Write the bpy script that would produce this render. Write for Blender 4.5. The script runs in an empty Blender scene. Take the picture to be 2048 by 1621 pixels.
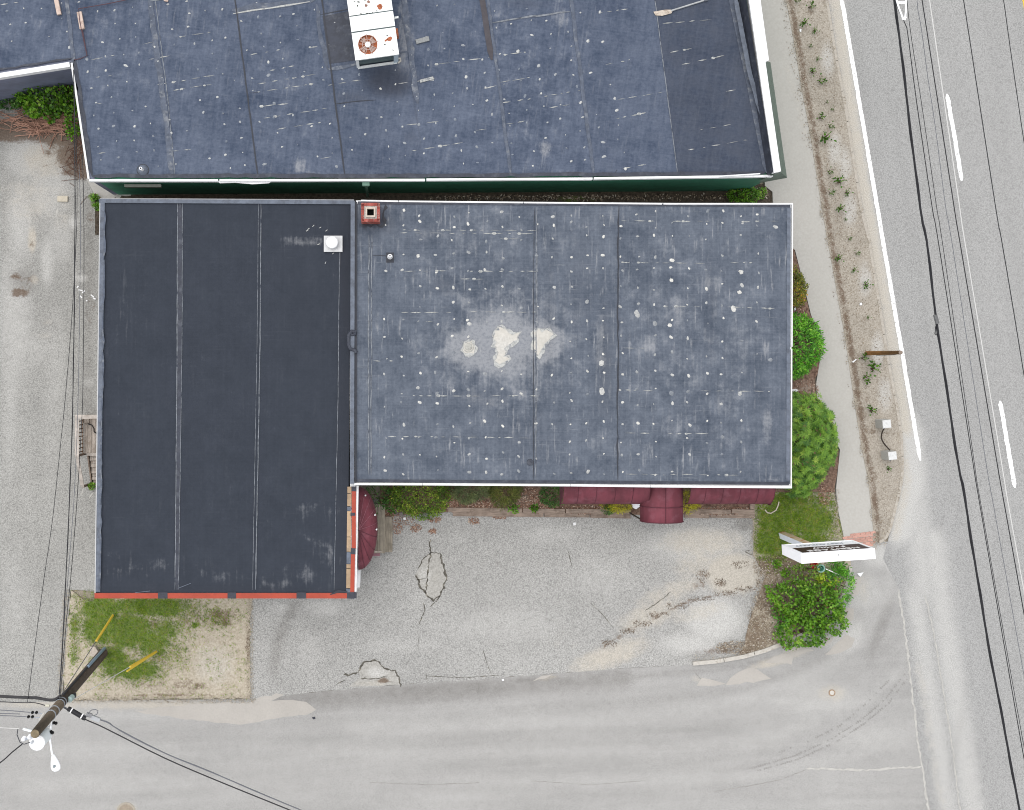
import bpy, bmesh, math, random
import numpy as np
from mathutils import Vector
from mathutils.geometry import delaunay_2d_cdt
rng = np.random.default_rng(7)
random.seed(7)
SC = bpy.context.scene
COL = SC.collection

# ------------------------------------------------------------------ camera, sky, sun, exposure
HCAM, PXM, NX, NY = 50.0, 51.0, 780.0, 740.0     # drone height, photo pixels per metre on the ground, nadir in the photo
cam_d = bpy.data.cameras.new("camera")
cam = bpy.data.objects.new("camera", cam_d)
COL.objects.link(cam)
cam.location = (0, 0, HCAM)
cam_d.sensor_width = 36.0
cam_d.lens = 36.0 * HCAM / (2048 / PXM)
cam_d.shift_x = (1024 - NX) / 2048
cam_d.shift_y = -(810.5 - NY) / 2048
cam_d.clip_end = 600
SC.camera = cam

world = bpy.data.worlds.new("World")
SC.world = world
world.use_nodes = True
wn, wl = world.node_tree.nodes, world.node_tree.links
bg = wn["Background"]
sky = wn.new("ShaderNodeTexSky")
sky.sky_type = 'NISHITA'
sky.sun_disc = False
SUN_EL, SUN_AZ = 72.0, -40.0          # azimuth clockwise from +Y
sky.sun_elevation = math.radians(SUN_EL)
sky.sun_rotation = math.radians(SUN_AZ)
hs = wn.new("ShaderNodeHueSaturation")
hs.inputs['Saturation'].default_value = 0.15
wl.new(sky.outputs[0], hs.inputs['Color'])
wl.new(hs.outputs[0], bg.inputs['Color'])
bg.inputs['Strength'].default_value = 0.15
sun_d = bpy.data.lights.new("sun", 'SUN')
sun_d.energy = 0.9
sun_d.angle = math.radians(55)
sun_d.color = (1.0, 0.97, 0.93)
sun = bpy.data.objects.new("sun", sun_d)
COL.objects.link(sun)
sun.location = (0, 0, 60)
_d = Vector((math.sin(math.radians(SUN_AZ)) * math.cos(math.radians(SUN_EL)),
             math.cos(math.radians(SUN_AZ)) * math.cos(math.radians(SUN_EL)), math.sin(math.radians(SUN_EL))))
sun.rotation_euler = _d.to_track_quat('Z', 'Y').to_euler()
SC.view_settings.view_transform = 'Standard'
SC.view_settings.look = 'None'
SC.view_settings.gamma = 1
SC.view_settings.use_curve_mapping = False
SC.view_settings.exposure = 1.23
SC.cycles.filter_width = 1.05
SC.cycles.max_bounces = 6
SC.cycles.diffuse_bounces = 3

# ------------------------------------------------------------------ helpers
GAIN = 1.9
def c(r, g, b, a=1.0):
    """base colour that reads as this 8-bit value on level ground in this light"""
    f = lambda v: ((v / 255 + 0.055) / 1.055) ** 2.4 if v > 10 else v / 255 / 12.92
    return (f(r) / GAIN, f(g) / GAIN, f(b) / GAIN, 1.0)

def P(px, py, z=0.0):
    k = (1 - z / HCAM) / PXM
    return Vector(((px - NX) * k, -(py - NY) * k, z))
def P2(px, py, z=0.0):
    v = P(px, py, z)
    return (v.x, v.y)

ORG = {}
def _link(o, parent):
    COL.objects.link(o)
    if parent is not None:
        o.parent = parent
        ORG[o.name] = ORG.get(parent.name, Vector((0, 0, 0)))
    else:
        ORG.setdefault(o.name, Vector((0, 0, 0)))

def tag(o, label=None, cat=None, group=None, kind=None):
    if label: o['label'] = label
    if cat: o['category'] = cat
    if group: o['group'] = group
    if kind: o['kind'] = kind
    return o

def thing(name, label, cat, loc, group=None):
    o = bpy.data.objects.new(name, None)
    o.empty_display_size = 0.2
    COL.objects.link(o)
    o.location = loc
    ORG[o.name] = Vector(loc)
    return tag(o, label, cat, group)

def mesh_obj(name, verts, faces, mat, parent=None, org=None, smooth=False):
    me = bpy.data.meshes.new(name)
    o = bpy.data.objects.new(name, me)
    _link(o, parent)
    if parent is None and org is not None:
        o.location = org
        ORG[o.name] = Vector(org)
    off = ORG[o.name]
    me.from_pydata([tuple(Vector(v) - off) for v in verts], [], faces)
    me.materials.append(mat)
    if smooth:
        me.polygons.foreach_set('use_smooth', [True] * len(me.polygons))
    me.update()
    return o

def fast_mesh(name, V, F, mat, parent=None, tint=None, org=None):
    """numpy verts (n,3), faces (m,k) -> object"""
    me = bpy.data.meshes.new(name)
    o = bpy.data.objects.new(name, me)
    _link(o, parent)
    if parent is None and org is not None:
        o.location = org
        ORG[o.name] = Vector(org)
    V = np.asarray(V, dtype=np.float32) - np.array(ORG[o.name], dtype=np.float32)
    F = np.asarray(F, dtype=np.int32)
    me.vertices.add(len(V)); me.vertices.foreach_set('co', V.ravel())
    m, k = F.shape
    me.loops.add(m * k); me.loops.foreach_set('vertex_index', F.ravel())
    me.polygons.add(m)
    me.polygons.foreach_set('loop_start', np.arange(m, dtype=np.int32) * k)
    me.polygons.foreach_set('loop_total', np.full(m, k, dtype=np.int32))
    if tint is not None:
        at = me.attributes.new('tint', 'FLOAT', 'POINT')
        at.data.foreach_set('value', np.asarray(tint, dtype=np.float32))
    me.materials.append(mat)
    me.update(calc_edges=True)
    me.validate()
    return o

class MB:
    def __init__(s): s.v, s.f = [], []
    def add(s, vs, fs):
        b = len(s.v); s.v += [tuple(v) for v in vs]; s.f += [tuple(b + i for i in f) for f in fs]; return s
    def box(s, cx, cy, cz, sx, sy, sz, rz=0.0, taper=1.0):
        ca, sa = math.cos(rz), math.sin(rz); vs = []
        for dz, t in ((-.5, 1), (.5, taper)):
            for dx, dy in ((-.5, -.5), (.5, -.5), (.5, .5), (-.5, .5)):
                x, y = dx * sx * t, dy * sy * t
                vs.append((cx + x * ca - y * sa, cy + x * sa + y * ca, cz + dz * sz))
        return s.add(vs, [(0, 3, 2, 1), (4, 5, 6, 7), (0, 1, 5, 4), (1, 2, 6, 5), (2, 3, 7, 6), (3, 0, 4, 7)])
    def beam(s, a, b, w, h):
        """box along a->b, w sideways (level), h in the other direction"""
        a, b = Vector(a), Vector(b); d = (b - a).normalized()
        u = d.cross(Vector((0, 0, 1)))
        u = u.normalized() if u.length > 1e-4 else Vector((1, 0, 0))
        n = u.cross(d).normalized(); vs = []
        for q in (a, b):
            for i, j in ((-.5, -.5), (.5, -.5), (.5, .5), (-.5, .5)):
                vs.append(q + u * w * i + n * h * j)
        return s.add(vs, [(0, 1, 2, 3), (7, 6, 5, 4), (0, 4, 5, 1), (1, 5, 6, 2), (2, 6, 7, 3), (3, 7, 4, 0)])
    def prism(s, poly, z0, z1):
        """poly: list of (x,y); z0/z1 may be floats or lists"""
        n = len(poly)
        ar = sum(poly[i][0] * poly[(i + 1) % n][1] - poly[(i + 1) % n][0] * poly[i][1] for i in range(n))
        if ar < 0: poly = poly[::-1]
        vs = [(x, y, z0) for x, y in poly] + [(x, y, z1) for x, y in poly]
        fs = [tuple(range(n))[::-1], tuple(range(n, 2 * n))] + [(i, (i + 1) % n, n + (i + 1) % n, n + i) for i in range(n)]
        return s.add(vs, fs)
    def tube(s, pts, r, n=6, r1=None, cap=True):
        pts = [Vector(p) for p in pts]; vs, fs = [], []
        m = len(pts)
        for i, p in enumerate(pts):
            d = (pts[min(i + 1, m - 1)] - pts[max(i - 1, 0)])
            d = d.normalized() if d.length > 1e-6 else Vector((0, 0, 1))
            u = d.cross(Vector((0, 0, 1))) if abs(d.z) < 0.95 else d.cross(Vector((1, 0, 0)))
            u.normalize(); w = d.cross(u).normalized()
            rr = r if r1 is None else r + (r1 - r) * i / max(1, m - 1)
            for k in range(n):
                a = 2 * math.pi * k / n
                vs.append(p + u * math.cos(a) * rr + w * math.sin(a) * rr)
        for i in range(m - 1):
            for k in range(n):
                fs.append((i * n + k, i * n + (k + 1) % n, (i + 1) * n + (k + 1) % n, (i + 1) * n + k))
        if cap:
            fs.append(tuple(range(n))); fs.append(tuple(range((m - 1) * n, m * n))[::-1])
        return s.add(vs, fs)
    def lathe(s, x, y, prof, n=16):
        """prof: (r,z) from bottom to top"""
        vs, fs = [], []
        for r, z in prof:
            for k in range(n):
                a = 2 * math.pi * k / n
                vs.append((x + r * math.cos(a), y + r * math.sin(a), z))
        m = len(prof)
        for i in range(m - 1):
            for k in range(n):
                fs.append((i * n + k, i * n + (k + 1) % n, (i + 1) * n + (k + 1) % n, (i + 1) * n + k))
        fs.append(tuple(range(n))[::-1]); fs.append(tuple(range((m - 1) * n, m * n)))
        return s.add(vs, fs)
    def build(s, name, mat, parent=None, smooth=False, org=None):
        return mesh_obj(name, s.v, s.f, mat, parent, org, smooth)

def ribbon(pts, w, z, jit=0.3, step=0.12, seed=0):
    """thin raised strip following a polyline of photo pixels, width in metres, ragged edges -> MB"""
    r = random.Random(seed)
    wp = [P(x, y, z) for x, y in pts]; out = []
    for a, b in zip(wp[:-1], wp[1:]):
        n = max(1, int((b - a).length / step))
        for i in range(n): out.append(a.lerp(b, i / n))
    out.append(wp[-1])
    m = MB(); vs, fs = [], []
    for i, p in enumerate(out):
        d = out[min(i + 1, len(out) - 1)] - out[max(i - 1, 0)]
        u = Vector((-d.y, d.x, 0))
        u = u.normalized() if u.length > 1e-6 else Vector((1, 0, 0))
        q = p + u * r.uniform(-1, 1) * jit * w
        f = r.uniform(1 - jit, 1 + jit) * (0.35 if i in (0, len(out) - 1) else 1)
        vs += [q + u * w * .5 * f, q - u * w * .5 * f]
    for i in range(len(out) - 1):
        fs.append((2 * i, 2 * i + 1, 2 * i + 3, 2 * i + 2))
    m.add(vs, fs)
    return m

# ------------------------------------------------------------------ materials
class G:
    def __init__(s, name):
        s.m = bpy.data.materials.new(name); s.m.use_nodes = True
        s.t = s.m.node_tree; s.n = s.t.nodes; s.b = s.n["Principled BSDF"]
        g = s.n.new("ShaderNodeNewGeometry"); s.pos = g.outputs['Position']
    def link(s, a, b): s.t.links.new(a, b)
    def val(s, sock, v):
        if hasattr(v, 'is_linked') or hasattr(v, 'links'): s.link(v, sock)
        else: sock.default_value = v
    def map(s, scale=(1, 1, 1), rot=0.0, loc=(0, 0, 0)):
        m = s.n.new("ShaderNodeMapping"); s.link(s.pos, m.inputs[0])
        m.inputs['Scale'].default_value = scale; m.inputs['Rotation'].default_value = (0, 0, rot); m.inputs['Location'].default_value = loc
        return m.outputs[0]
    def noise(s, scale, detail=3, rough=.55, vec=None, dist=0.0):
        n = s.n.new("ShaderNodeTexNoise"); s.link(vec if vec is not None else s.pos, n.inputs['Vector'])
        n.inputs['Scale'].default_value = scale; n.inputs['Detail'].default_value = detail
        n.inputs['Roughness'].default_value = rough; n.inputs['Distortion'].default_value = dist
        return n.outputs[0]
    def vor(s, scale, vec=None, feature='F1'):
        n = s.n.new("ShaderNodeTexVoronoi"); n.feature = feature
        s.link(vec if vec is not None else s.pos, n.inputs['Vector']); n.inputs['Scale'].default_value = scale
        return n.outputs['Distance'], n.outputs['Color'] if feature == 'F1' else None
    def math(s, op, a, b=0.0, cl=False):
        n = s.n.new("ShaderNodeMath"); n.operation = op; n.use_clamp = cl
        s.val(n.inputs[0], a); s.val(n.inputs[1], b); return n.outputs[0]
    def ramp(s, v, lo, hi, a=0.0, b=1.0, smooth=True):
        n = s.n.new("ShaderNodeMapRange"); n.interpolation_type = 'SMOOTHSTEP' if smooth else 'LINEAR'
        s.val(n.inputs['Value'], v)
        n.inputs['From Min'].default_value = lo; n.inputs['From Max'].default_value = hi
        n.inputs['To Min'].default_value = a; n.inputs['To Max'].default_value = b
        return n.outputs[0]
    def mix(s, f, a, b, mode='MIX'):
        n = s.n.new("ShaderNodeMix"); n.data_type = 'RGBA'; n.blend_type = mode
        s.val(n.inputs[0], f); s.val(n.inputs[6], a); s.val(n.inputs[7], b); return n.outputs[2]
    def mul(s, col, f):
        """scale a colour by a float socket"""
        n = s.n.new("ShaderNodeVectorMath"); n.operation = 'SCALE'
        s.val(n.inputs[0], col if not isinstance(col, tuple) else col[:3]); s.val(n.inputs['Scale'], f); return n.outputs[0]
    def attr(s, name):
        n = s.n.new("ShaderNodeAttribute"); n.attribute_name = name; return n.outputs['Fac']
    def orand(s):
        return s.n.new("ShaderNodeObjectInfo").outputs['Random']
    def bump(s, h, dist=.02, strength=.5):
        n = s.n.new("ShaderNodeBump"); n.inputs['Strength'].default_value = strength; n.inputs['Distance'].default_value = dist
        s.link(h, n.inputs['Height']); s.link(n.outputs[0], s.b.inputs['Normal'])
    def done(s, col, rough=.8, metal=0.0, spec=.3):
        s.val(s.b.inputs['Base Color'], col); s.val(s.b.inputs['Roughness'], rough)
        s.b.inputs['Metallic'].default_value = metal
        s.b.inputs['Specular IOR Level'].default_value = spec
        return s.m

def simple(name, col, var=.18, scale=6.0, rough=.7, metal=0.0, spec=.3, dirt=None, dirt_amt=.35, orand=0.0, grain=None, bump=0.0):
    g = G(name)
    n = g.noise(scale, 5, .6)
    f = g.ramp(n, .25, .75, 1 - var, 1 + var)
    if orand:
        f = g.math('MULTIPLY', f, g.ramp(g.orand(), 0, 1, 1 - orand, 1 + orand, False))
    if grain:
        gn = g.noise(1.0, 3, .6, g.map(grain))
        f = g.math('MULTIPLY', f, g.ramp(gn, .3, .7, .75, 1.2))
    colr = g.mul(col, f)
    if dirt:
        dn = g.noise(scale * .5 + 1.3, 6, .65)
        colr = g.mix(g.ramp(dn, .5, .68, 0, dirt_amt), colr, dirt)
    if bump: g.bump(n, bump)
    return g.done(colr, rough, metal, spec)

def ground_mat(name, dark, light, speck=.5, tone=.12, speck_scale=20, rough=.92, streak=None):
    g = G(name)
    big = g.noise(.22, 4, .55); mid = g.noise(1.6, 5, .6)
    sp = g.noise(speck_scale, 2.5, .65); vd, vc = g.vor(speck_scale * .75)
    grain = g.math('ADD', g.math('MULTIPLY', sp, .7), g.math('MULTIPLY', g.ramp(vd, 0, .9, 1, 0, False), .3))
    f = g.ramp(grain, .5 - .22 / max(speck, .05), .5 + .22 / max(speck, .05), 0, 1, False)
    col = g.mix(f, dark, light)
    t = g.math('ADD', g.math('MULTIPLY', g.math('SUBTRACT', big, .5), tone * 2.2), g.math('MULTIPLY', g.math('SUBTRACT', mid, .5), tone * 1.3))
    if streak:                                   # wear drawn out along the way the wheels go: (along, across, turn, amount)
        v0 = g.map((1, 1, 1), streak[2]); m = g.n.new("ShaderNodeMapping"); g.link(v0, m.inputs[0]); m.inputs['Scale'].default_value = (streak[0], streak[1], 1)
        sn = g.noise(1.0, 5, .6, m.outputs[0], .4); t = g.math('ADD', t, g.math('MULTIPLY', g.math('SUBTRACT', sn, .5), streak[3] * 2.4))
    col = g.mul(col, g.math('ADD', t, 1.0))
    fx = g.noise(2.6, 7, .68, None, .6); fine = g.noise(14, 4, .7)
    wob = g.math('ADD', g.math('MULTIPLY', g.math('SUBTRACT', fx, .5), 1.1), g.math('MULTIPLY', g.math('SUBTRACT', fine, .5), .7))
    grainf = g.ramp(sp, .3, .7, .80, 1.18)
    def layer(col, attr, colour, lo, hi, amt, wobble=1.0):
        a = g.attr(attr)
        v = g.math('ADD', a, g.math('MULTIPLY', wob, wobble * .55))
        k = g.math('MULTIPLY', g.ramp(v, lo, hi, 0, amt), g.ramp(a, .0, .12))
        return g.mix(k, col, g.mul(colour, grainf))
    col = layer(col, 'light', c(218, 216, 211), .2, .95, .8, .8)
    col = layer(col, 'sand', c(211, 203, 189), .30, 1.0, .85, 1.3)
    col = layer(col, 'dark', c(104, 98, 92), .2, 1.2, .8, .9)
    col = layer(col, 'brown', c(116, 94, 76), .45, .85, .8, 1.9)
    col = layer(col, 'green', c(106, 134, 40), .4, .8, .85, 1.6)
    g.bump(grain, .012, .35)
    return g.done(col, rough, 0, .2)

def paint(o, ops, attrs=('light', 'sand', 'dark', 'brown', 'green')):
    """vertex weights of stains and tones, in photo pixels: ('sand', x, y, rx, ry, amount[, angle]) or ('dark', [(x,y)..], width, amount)"""
    me = o.data; n = len(me.vertices)
    co = np.empty(n * 3, dtype=np.float32); me.vertices.foreach_get('co', co); co = co.reshape(-1, 3) + np.array(ORG[o.name])
    k = PXM / (1 - co[:, 2] / HCAM)
    X, Y = co[:, 0] * k + NX, -co[:, 1] * k + NY
    A = {a: np.zeros(n) for a in attrs}
    for op in ops:
        a = op[0]
        if isinstance(op[1], list):
            pts, w, amt = op[1], op[2], op[3]
            d = np.full(n, 1e9)
            for (x0, y0), (x1, y1) in zip(pts[:-1], pts[1:]):
                dx, dy = x1 - x0, y1 - y0
                t = np.clip(((X - x0) * dx + (Y - y0) * dy) / (dx * dx + dy * dy), 0, 1)
                d = np.minimum(d, np.hypot(X - x0 - t * dx, Y - y0 - t * dy))
            v = np.exp(-(d / w) ** 2) * amt
        else:
            x, y, rx, ry, amt = op[1:6]; an = math.radians(op[6]) if len(op) > 6 else 0
            dx, dy = X - x, Y - y
            u = (dx * math.cos(an) + dy * math.sin(an)) / rx; w = (-dx * math.sin(an) + dy * math.cos(an)) / ry
            v = np.exp(-(u * u + w * w) ** 1.5 * .7) * amt
        A[a] = np.maximum(A[a], v)
    for a in attrs:
        at = me.attributes.new(a, 'FLOAT', 'POINT'); at.data.foreach_set('value', A[a].astype(np.float32))

def inside(poly, X, Y):
    r = np.zeros(len(X), bool); n = len(poly)
    for i in range(n):
        x0, y0 = poly[i]; x1, y1 = poly[(i + 1) % n]
        if y0 == y1: continue
        r ^= ((y0 > Y) != (y1 > Y)) & (X < (x1 - x0) * (Y - y0) / (y1 - y0) + x0)
    return r

def edge_dist(poly, X, Y):
    d = np.full(len(X), 1e9); n = len(poly)
    for i in range(n):
        x0, y0 = poly[i]; x1, y1 = poly[(i + 1) % n]; dx, dy = x1 - x0, y1 - y0
        L = dx * dx + dy * dy
        if L < 1e-12: continue
        t = np.clip(((X - x0) * dx + (Y - y0) * dy) / L, 0, 1)
        d = np.minimum(d, np.hypot(X - x0 - t * dx, Y - y0 - t * dy))
    return d

VIEW = (-16.6, 26.2, -18.6, 15.8)     # metres, a little more than the frame
def sheet(name, poly_px, z, mat, ops=(), step=.16, parent=None, wobble=0.0, thick=0.0, attrs=None, relief=0.0, seed=1):
    """triangulated ground or roof sheet from an outline in photo pixels; dense enough to carry stain and tone weights"""
    r = np.random.default_rng(seed)
    poly = [P2(x, y, z) for x, y in poly_px]
    if wobble:                                    # ragged edge
        out = []
        for i in range(len(poly)):
            a, b = Vector(poly[i]), Vector(poly[(i + 1) % len(poly)])
            n = max(1, int((b - a).length / .22)) if (abs(a.x) < 30 and abs(b.x) < 30 and abs(a.y) < 30 and abs(b.y) < 30) else 1
            nrm = Vector((-(b - a).y, (b - a).x)).normalized()
            for j in range(n):
                q = a.lerp(b, j / n)
                if j: q = q + nrm * float(r.normal(0, wobble))
                out.append((q.x, q.y))
        poly = out
    pa = np.array(poly)
    x0, x1 = max(pa[:, 0].min(), VIEW[0]), min(pa[:, 0].max(), VIEW[1])
    y0, y1 = max(pa[:, 1].min(), VIEW[2]), min(pa[:, 1].max(), VIEW[3])
    gx, gy = np.meshgrid(np.arange(x0, x1, step), np.arange(y0, y1, step * .87))
    gx = gx + (np.arange(gx.shape[0]) % 2)[:, None] * step * .5
    X, Y = gx.ravel() + r.uniform(-.2, .2, gx.size) * step, gy.ravel() + r.uniform(-.2, .2, gx.size) * step
    k = inside(poly, X, Y); X, Y = X[k], Y[k]
    k = edge_dist(poly, X, Y) > step * .35; X, Y = X[k], Y[k]
    vin = [Vector(p) for p in poly] + [Vector((float(a), float(b))) for a, b in zip(X, Y)]
    n = len(poly)
    vs, _, fs, *_ = delaunay_2d_cdt(vin, [(i, (i + 1) % n) for i in range(n)], [], 1, 1e-5)
    v3 = [(v.x, v.y, z) for v in vs]
    if relief:
        va = np.array(v3); ed = edge_dist(poly, va[:, 0], va[:, 1])
        hh = relief * np.clip(ed / .5, 0, 1) * (.5 + .5 * np.sin(va[:, 0] * 2.3 + np.sin(va[:, 1] * 1.7)) * np.cos(va[:, 1] * 2.9) + r.uniform(-.25, .25, len(va)))
        v3 = [(a, b, zz + float(h)) for (a, b, zz), h in zip(v3, hh)]
    f3 = [tuple(f) for f in fs]
    if thick:
        b = len(v3); m = len(poly)
        ar = sum(poly[i][0] * poly[(i + 1) % m][1] - poly[(i + 1) % m][0] * poly[i][1] for i in range(m))
        v3 += [(p[0], p[1], z) for p in poly] + [(p[0], p[1], z - thick) for p in poly]
        for i in range(m):
            j = (i + 1) % m
            q = (b + m + i, b + m + j, b + j, b + i)
            f3.append(q if ar > 0 else q[::-1])
    o = mesh_obj(name, v3, f3, mat, parent)
    paint(o, ops, attrs or ('light', 'sand', 'dark', 'brown', 'green'))
    return o
# ------------------------------------------------------------------ ground
M_earth = ground_mat("earth", c(150, 140, 124), c(196, 186, 168), .6, .15, 9)
M_drive = ground_mat("driveway_asphalt", c(126, 125, 121), c(216, 214, 208), .75, .19, 27, streak=(.9, .10, 0, .10))
M_lot = ground_mat("lot_asphalt", c(126, 125, 122), c(226, 224, 219), .75, .17, 27)
M_street = ground_mat("street_asphalt", c(160, 158, 155), c(206, 204, 200), .55, .13, 30, streak=(.12, 1.6, math.radians(-3), .14))
M_road = ground_mat("road_asphalt", c(142, 141, 139), c(210, 209, 206), .75, .06, 27, streak=(1.1, .06, math.radians(-9.7), .09))
M_walk = ground_mat("concrete", c(194, 190, 182), c(216, 213, 206), .4, .05, 14)
M_verge = ground_mat("dry_verge", c(154, 143, 128), c(214, 206, 193), .8, .26, 22)
M_dirt = ground_mat("sandy_dirt", c(176, 163, 142), c(222, 212, 194), .8, .16, 15)
M_bed = ground_mat("mulch", c(88, 66, 54), c(172, 142, 124), .9, .2, 13)
M_passage = ground_mat("shaded_passage_soil", c(52, 46, 38), c(116, 104, 90), .9, .25, 12)  # soil colour darkened for the shade in the gap between the buildings
M_paint = simple("road_paint", (.74, .74, .73, 1), .10, 14, .6, dirt=c(186, 184, 180), dirt_amt=.9)
M_yellow_line = simple("yellow_road_paint", (.55, .36, .03, 1), .1, 9, .6)
M_crack = simple("crack_filler", c(98, 94, 86), .35, 8, .95, dirt=c(170, 164, 150), dirt_amt=.95)
M_seam_l = simple("pale_seam", c(206, 203, 196), .12, 6, .9, dirt=c(188, 186, 182), dirt_amt=.9)
M_kerb = simple("kerb_stone", c(216, 210, 200), .12, 9, .85, dirt=c(170, 158, 144), dirt_amt=.6)
M_kerb_s = simple("sandy_kerb", c(202, 194, 182), .12, 9, .9, dirt=c(176, 164, 148), dirt_amt=.7)

ground = mesh_obj("ground", [(-220, -220, -.05), (220, -220, -.05), (220, 220, -.05), (-220, 220, -.05)], [(0, 1, 2, 3)], M_earth)
tag(ground, kind='structure')
def S(o, *a): return tag(o, kind='structure')

FAR = 6000
main_road = S(sheet("main_road", [(1672 - 700, -4000), (1655, 0), (1690, 209), (1723, 420), (1760, 616), (1795, 819), (1803, 930), (1797, 989), (1775, 1085),
    (1765, 1120), (1797, 1180), (1815, 1300), (1830, 1450), (1862, 1640), (2320, 4300), (3000, 4300), (2300, -4000)], 0.0, M_road, [
    ('sand', [(1662, -60), (1700, 209), (1734, 420), (1772, 616), (1812, 860)], 20, .95), ('light', [(1668, -60), (1706, 209), (1740, 420), (1778, 616), (1818, 860)], 14, .8),
    ('light', [(1812, 860), (1822, 960), (1800, 1060)], 40, 1.0), ('sand', [(1806, 900), (1814, 960), (1790, 1070)], 18, .7), ('light', [(1822, 900), (1840, 1080), (1850, 1180)], 40, .7),
    ('light', [(1830, 1190), (1850, 1330), (1876, 1480), (1900, 1640)], 30, .7),
    ('light', [(1868, 1080), (1890, 1260), (1915, 1420), (1945, 1621)], 36, .72),
    ('sand', [(1838, 1330), (1862, 1480), (1885, 1621)], 16, .5),
    ('dark', [(1745, -40), (1800, 300), (1850, 600), (1905, 940)], 26, .22),
    ('dark', [(1930, -40), (1985, 300), (2045, 700)], 30, .16), ('light', [(1880, -40), (1940, 400), (2030, 1000)], 30, .28),
    ('dark', 1915, 1480, 14, 150, .42, 10), ('dark', 1880, 1050, 10, 30, .4, 10),
    ], step=.2))

side_street = S(sheet("side_street", [(-4500, 1392), (-60, 1404), (130, 1402), (330, 1400), (500, 1399), (600, 1388), (700, 1378), (800, 1370), (950, 1360), (1080, 1350), (1250, 1337), (1390, 1330),
    (1488, 1316), (1530, 1304), (1566, 1290), (1640, 1248), (1682, 1198), (1696, 1150), (1690, 1092), (1749, 1082), (1775, 1084), (1766, 1118), (1799, 1180), (1817, 1300), (1832, 1450), (1864, 1640), (2000, 2400), (-4500, 2400)], 0.004, M_street, [
    ('dark', [(560, 1400), (700, 1394), (880, 1384), (1080, 1368), (1250, 1356)], 34, .66), ('dark', [(700, 1386), (880, 1374), (1080, 1358)], 12, .7), ('brown', [(560, 1398), (900, 1378)], 10, .3),
    ('sand', 300, 1410, 200, 12, .85), ('sand', 100, 1408, 140, 10, .8), ('dark', [(310, 1403), (500, 1401)], 4, .6), ('light', 320, 1432, 240, 12, .5),
    ('sand', 1400, 1362, 30, 10, .6, 20), ('dark', [(1240, 1356), (1400, 1342), (1490, 1332), (1540, 1316)], 10, .55), ('sand', 1545, 1325, 55, 10, .95, -14), ('sand', 1600, 1300, 60, 14, .8, -25), ('light', 1690, 1270, 40, 50, .8, 30), ('sand', 1728, 1175, 16, 36, .6),
    ('dark', 1640, 1270, 60, 10, .5, -25), ('dark', 1760, 1260, 16, 80, .6, 20), ('sand', 1664, 1387, 34, 20, .75), ('light', 1640, 1400, 110, 40, .55), ('sand', 1100, 1352, 30, 8, .8, -20),
    ('light', [(700, 1456), (1150, 1444), (1450, 1412), (1650, 1344), (1760, 1234), (1790, 1140)], 24, .44), ('dark', [(860, 1480), (1250, 1474), (1520, 1442), (1710, 1354), (1810, 1264)], 18, .36), ('light', [(600, 1506), (1300, 1504), (1560, 1472), (1740, 1394), (1830, 1314)], 22, .42),
    ('dark', [(1000, 1420), (1300, 1404), (1500, 1376), (1640, 1320), (1720, 1230)], 16, .42), ('dark', [(900, 1532), (1400, 1524), (1640, 1482)], 20, .30), ('light', [(900, 1560), (1500, 1556), (1740, 1502), (1840, 1442)], 22, .42), ('dark', [(1100, 1592), (1500, 1588), (1850, 1582)], 20, .3), ('light', [(1640, 1604), (1850, 1604)], 12, .4),
    ('dark', [(1440, 1548), (1590, 1508), (1700, 1450), (1770, 1392), (1812, 1340)], 14, .34),
    ('light', 300, 1500, 500, 26, .36), ('dark', 500, 1470, 400, 18, .3), ('light', 250, 1566, 400, 30, .42), ('dark', 300, 1532, 500, 14, .26), ('light', 800, 1600, 300, 26, .36), ('light', 1750, 1480, 120, 30, .5), ('light', 1720, 1190, 60, 60, .55), ('light', 1760, 1110, 40, 30, .8), ('sand', 253, 1625, 26, 22, .9),
    ], step=.2))

driveway = S(sheet("driveway", [(-1800, 60), (250, 60), (250, 1185), (141, 1180), (124, 1404), (-60, 1406), (-1800, 1400)], 0.008, M_drive, [
    ('brown', [(0, 262), (80, 262), (150, 280), (168, 340)], 28, 1.2), ('brown', 140, 310, 34, 36, .95), ('brown', 100, 300, 20, 20, .7), ('brown', 140, 346, 26, 8, .9), ('brown', 95, 330, 26, 12, .55),
    ('light', 60, 310, 60, 60, .8), ('light', 100, 380, 50, 70, .7), ('light', 30, 640, 40, 160, .6), ('light', 110, 740, 30, 160, .45), ('light', 120, 480, 30, 60, .6), ('light', 60, 700, 60, 40, .5), ('light', 30, 1180, 40, 120, .45), ('sand', 90, 320, 55, 40, .8), ('sand', 110, 300, 40, 40, .7), ('sand', 60, 400, 70, 60, .55), ('sand', 125, 420, 24, 70, .5), ('light', 40, 440, 30, 90, .7), ('light', 95, 520, 16, 60, .7),
    ('sand', 64, 480, 9, 26, 1.2), ('brown', 63, 488, 5, 10, .8), ('brown', 40, 585, 22, 11, .95), ('brown', 32, 554, 16, 9, .85), ('brown', 58, 562, 10, 14, .75), ('brown', 55, 532, 24, 10, .55), ('dark', 45, 562, 34, 32, .7), ('sand', 68, 560, 10, 12, .9),
    ('dark', [(178, 400), (176, 700), (172, 830)], 20, .55), ('brown', 180, 615, 16, 50, .5), ('brown', 182, 440, 14, 36, .5), ('light', 163, 557, 14, 8, 1.0), ('light', 146, 446, 12, 14, .9), ('light', 176, 765, 12, 12, .7),
    ('sand', 95, 645, 20, 8, .55), ('sand', 90, 672, 24, 10, .5), ('light', 20, 760, 20, 240, .5), ('light', 100, 900, 24, 260, .35), ('dark', [(165, 970), (165, 1180)], 16, .35), ('dark', 60, 1050, 20, 200, .2), ('light', 60, 1300, 40, 80, .3),
    ('green', 186, 395, 10, 12, .9), ('green', 190, 410, 8, 10, .8)], step=.16))

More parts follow.
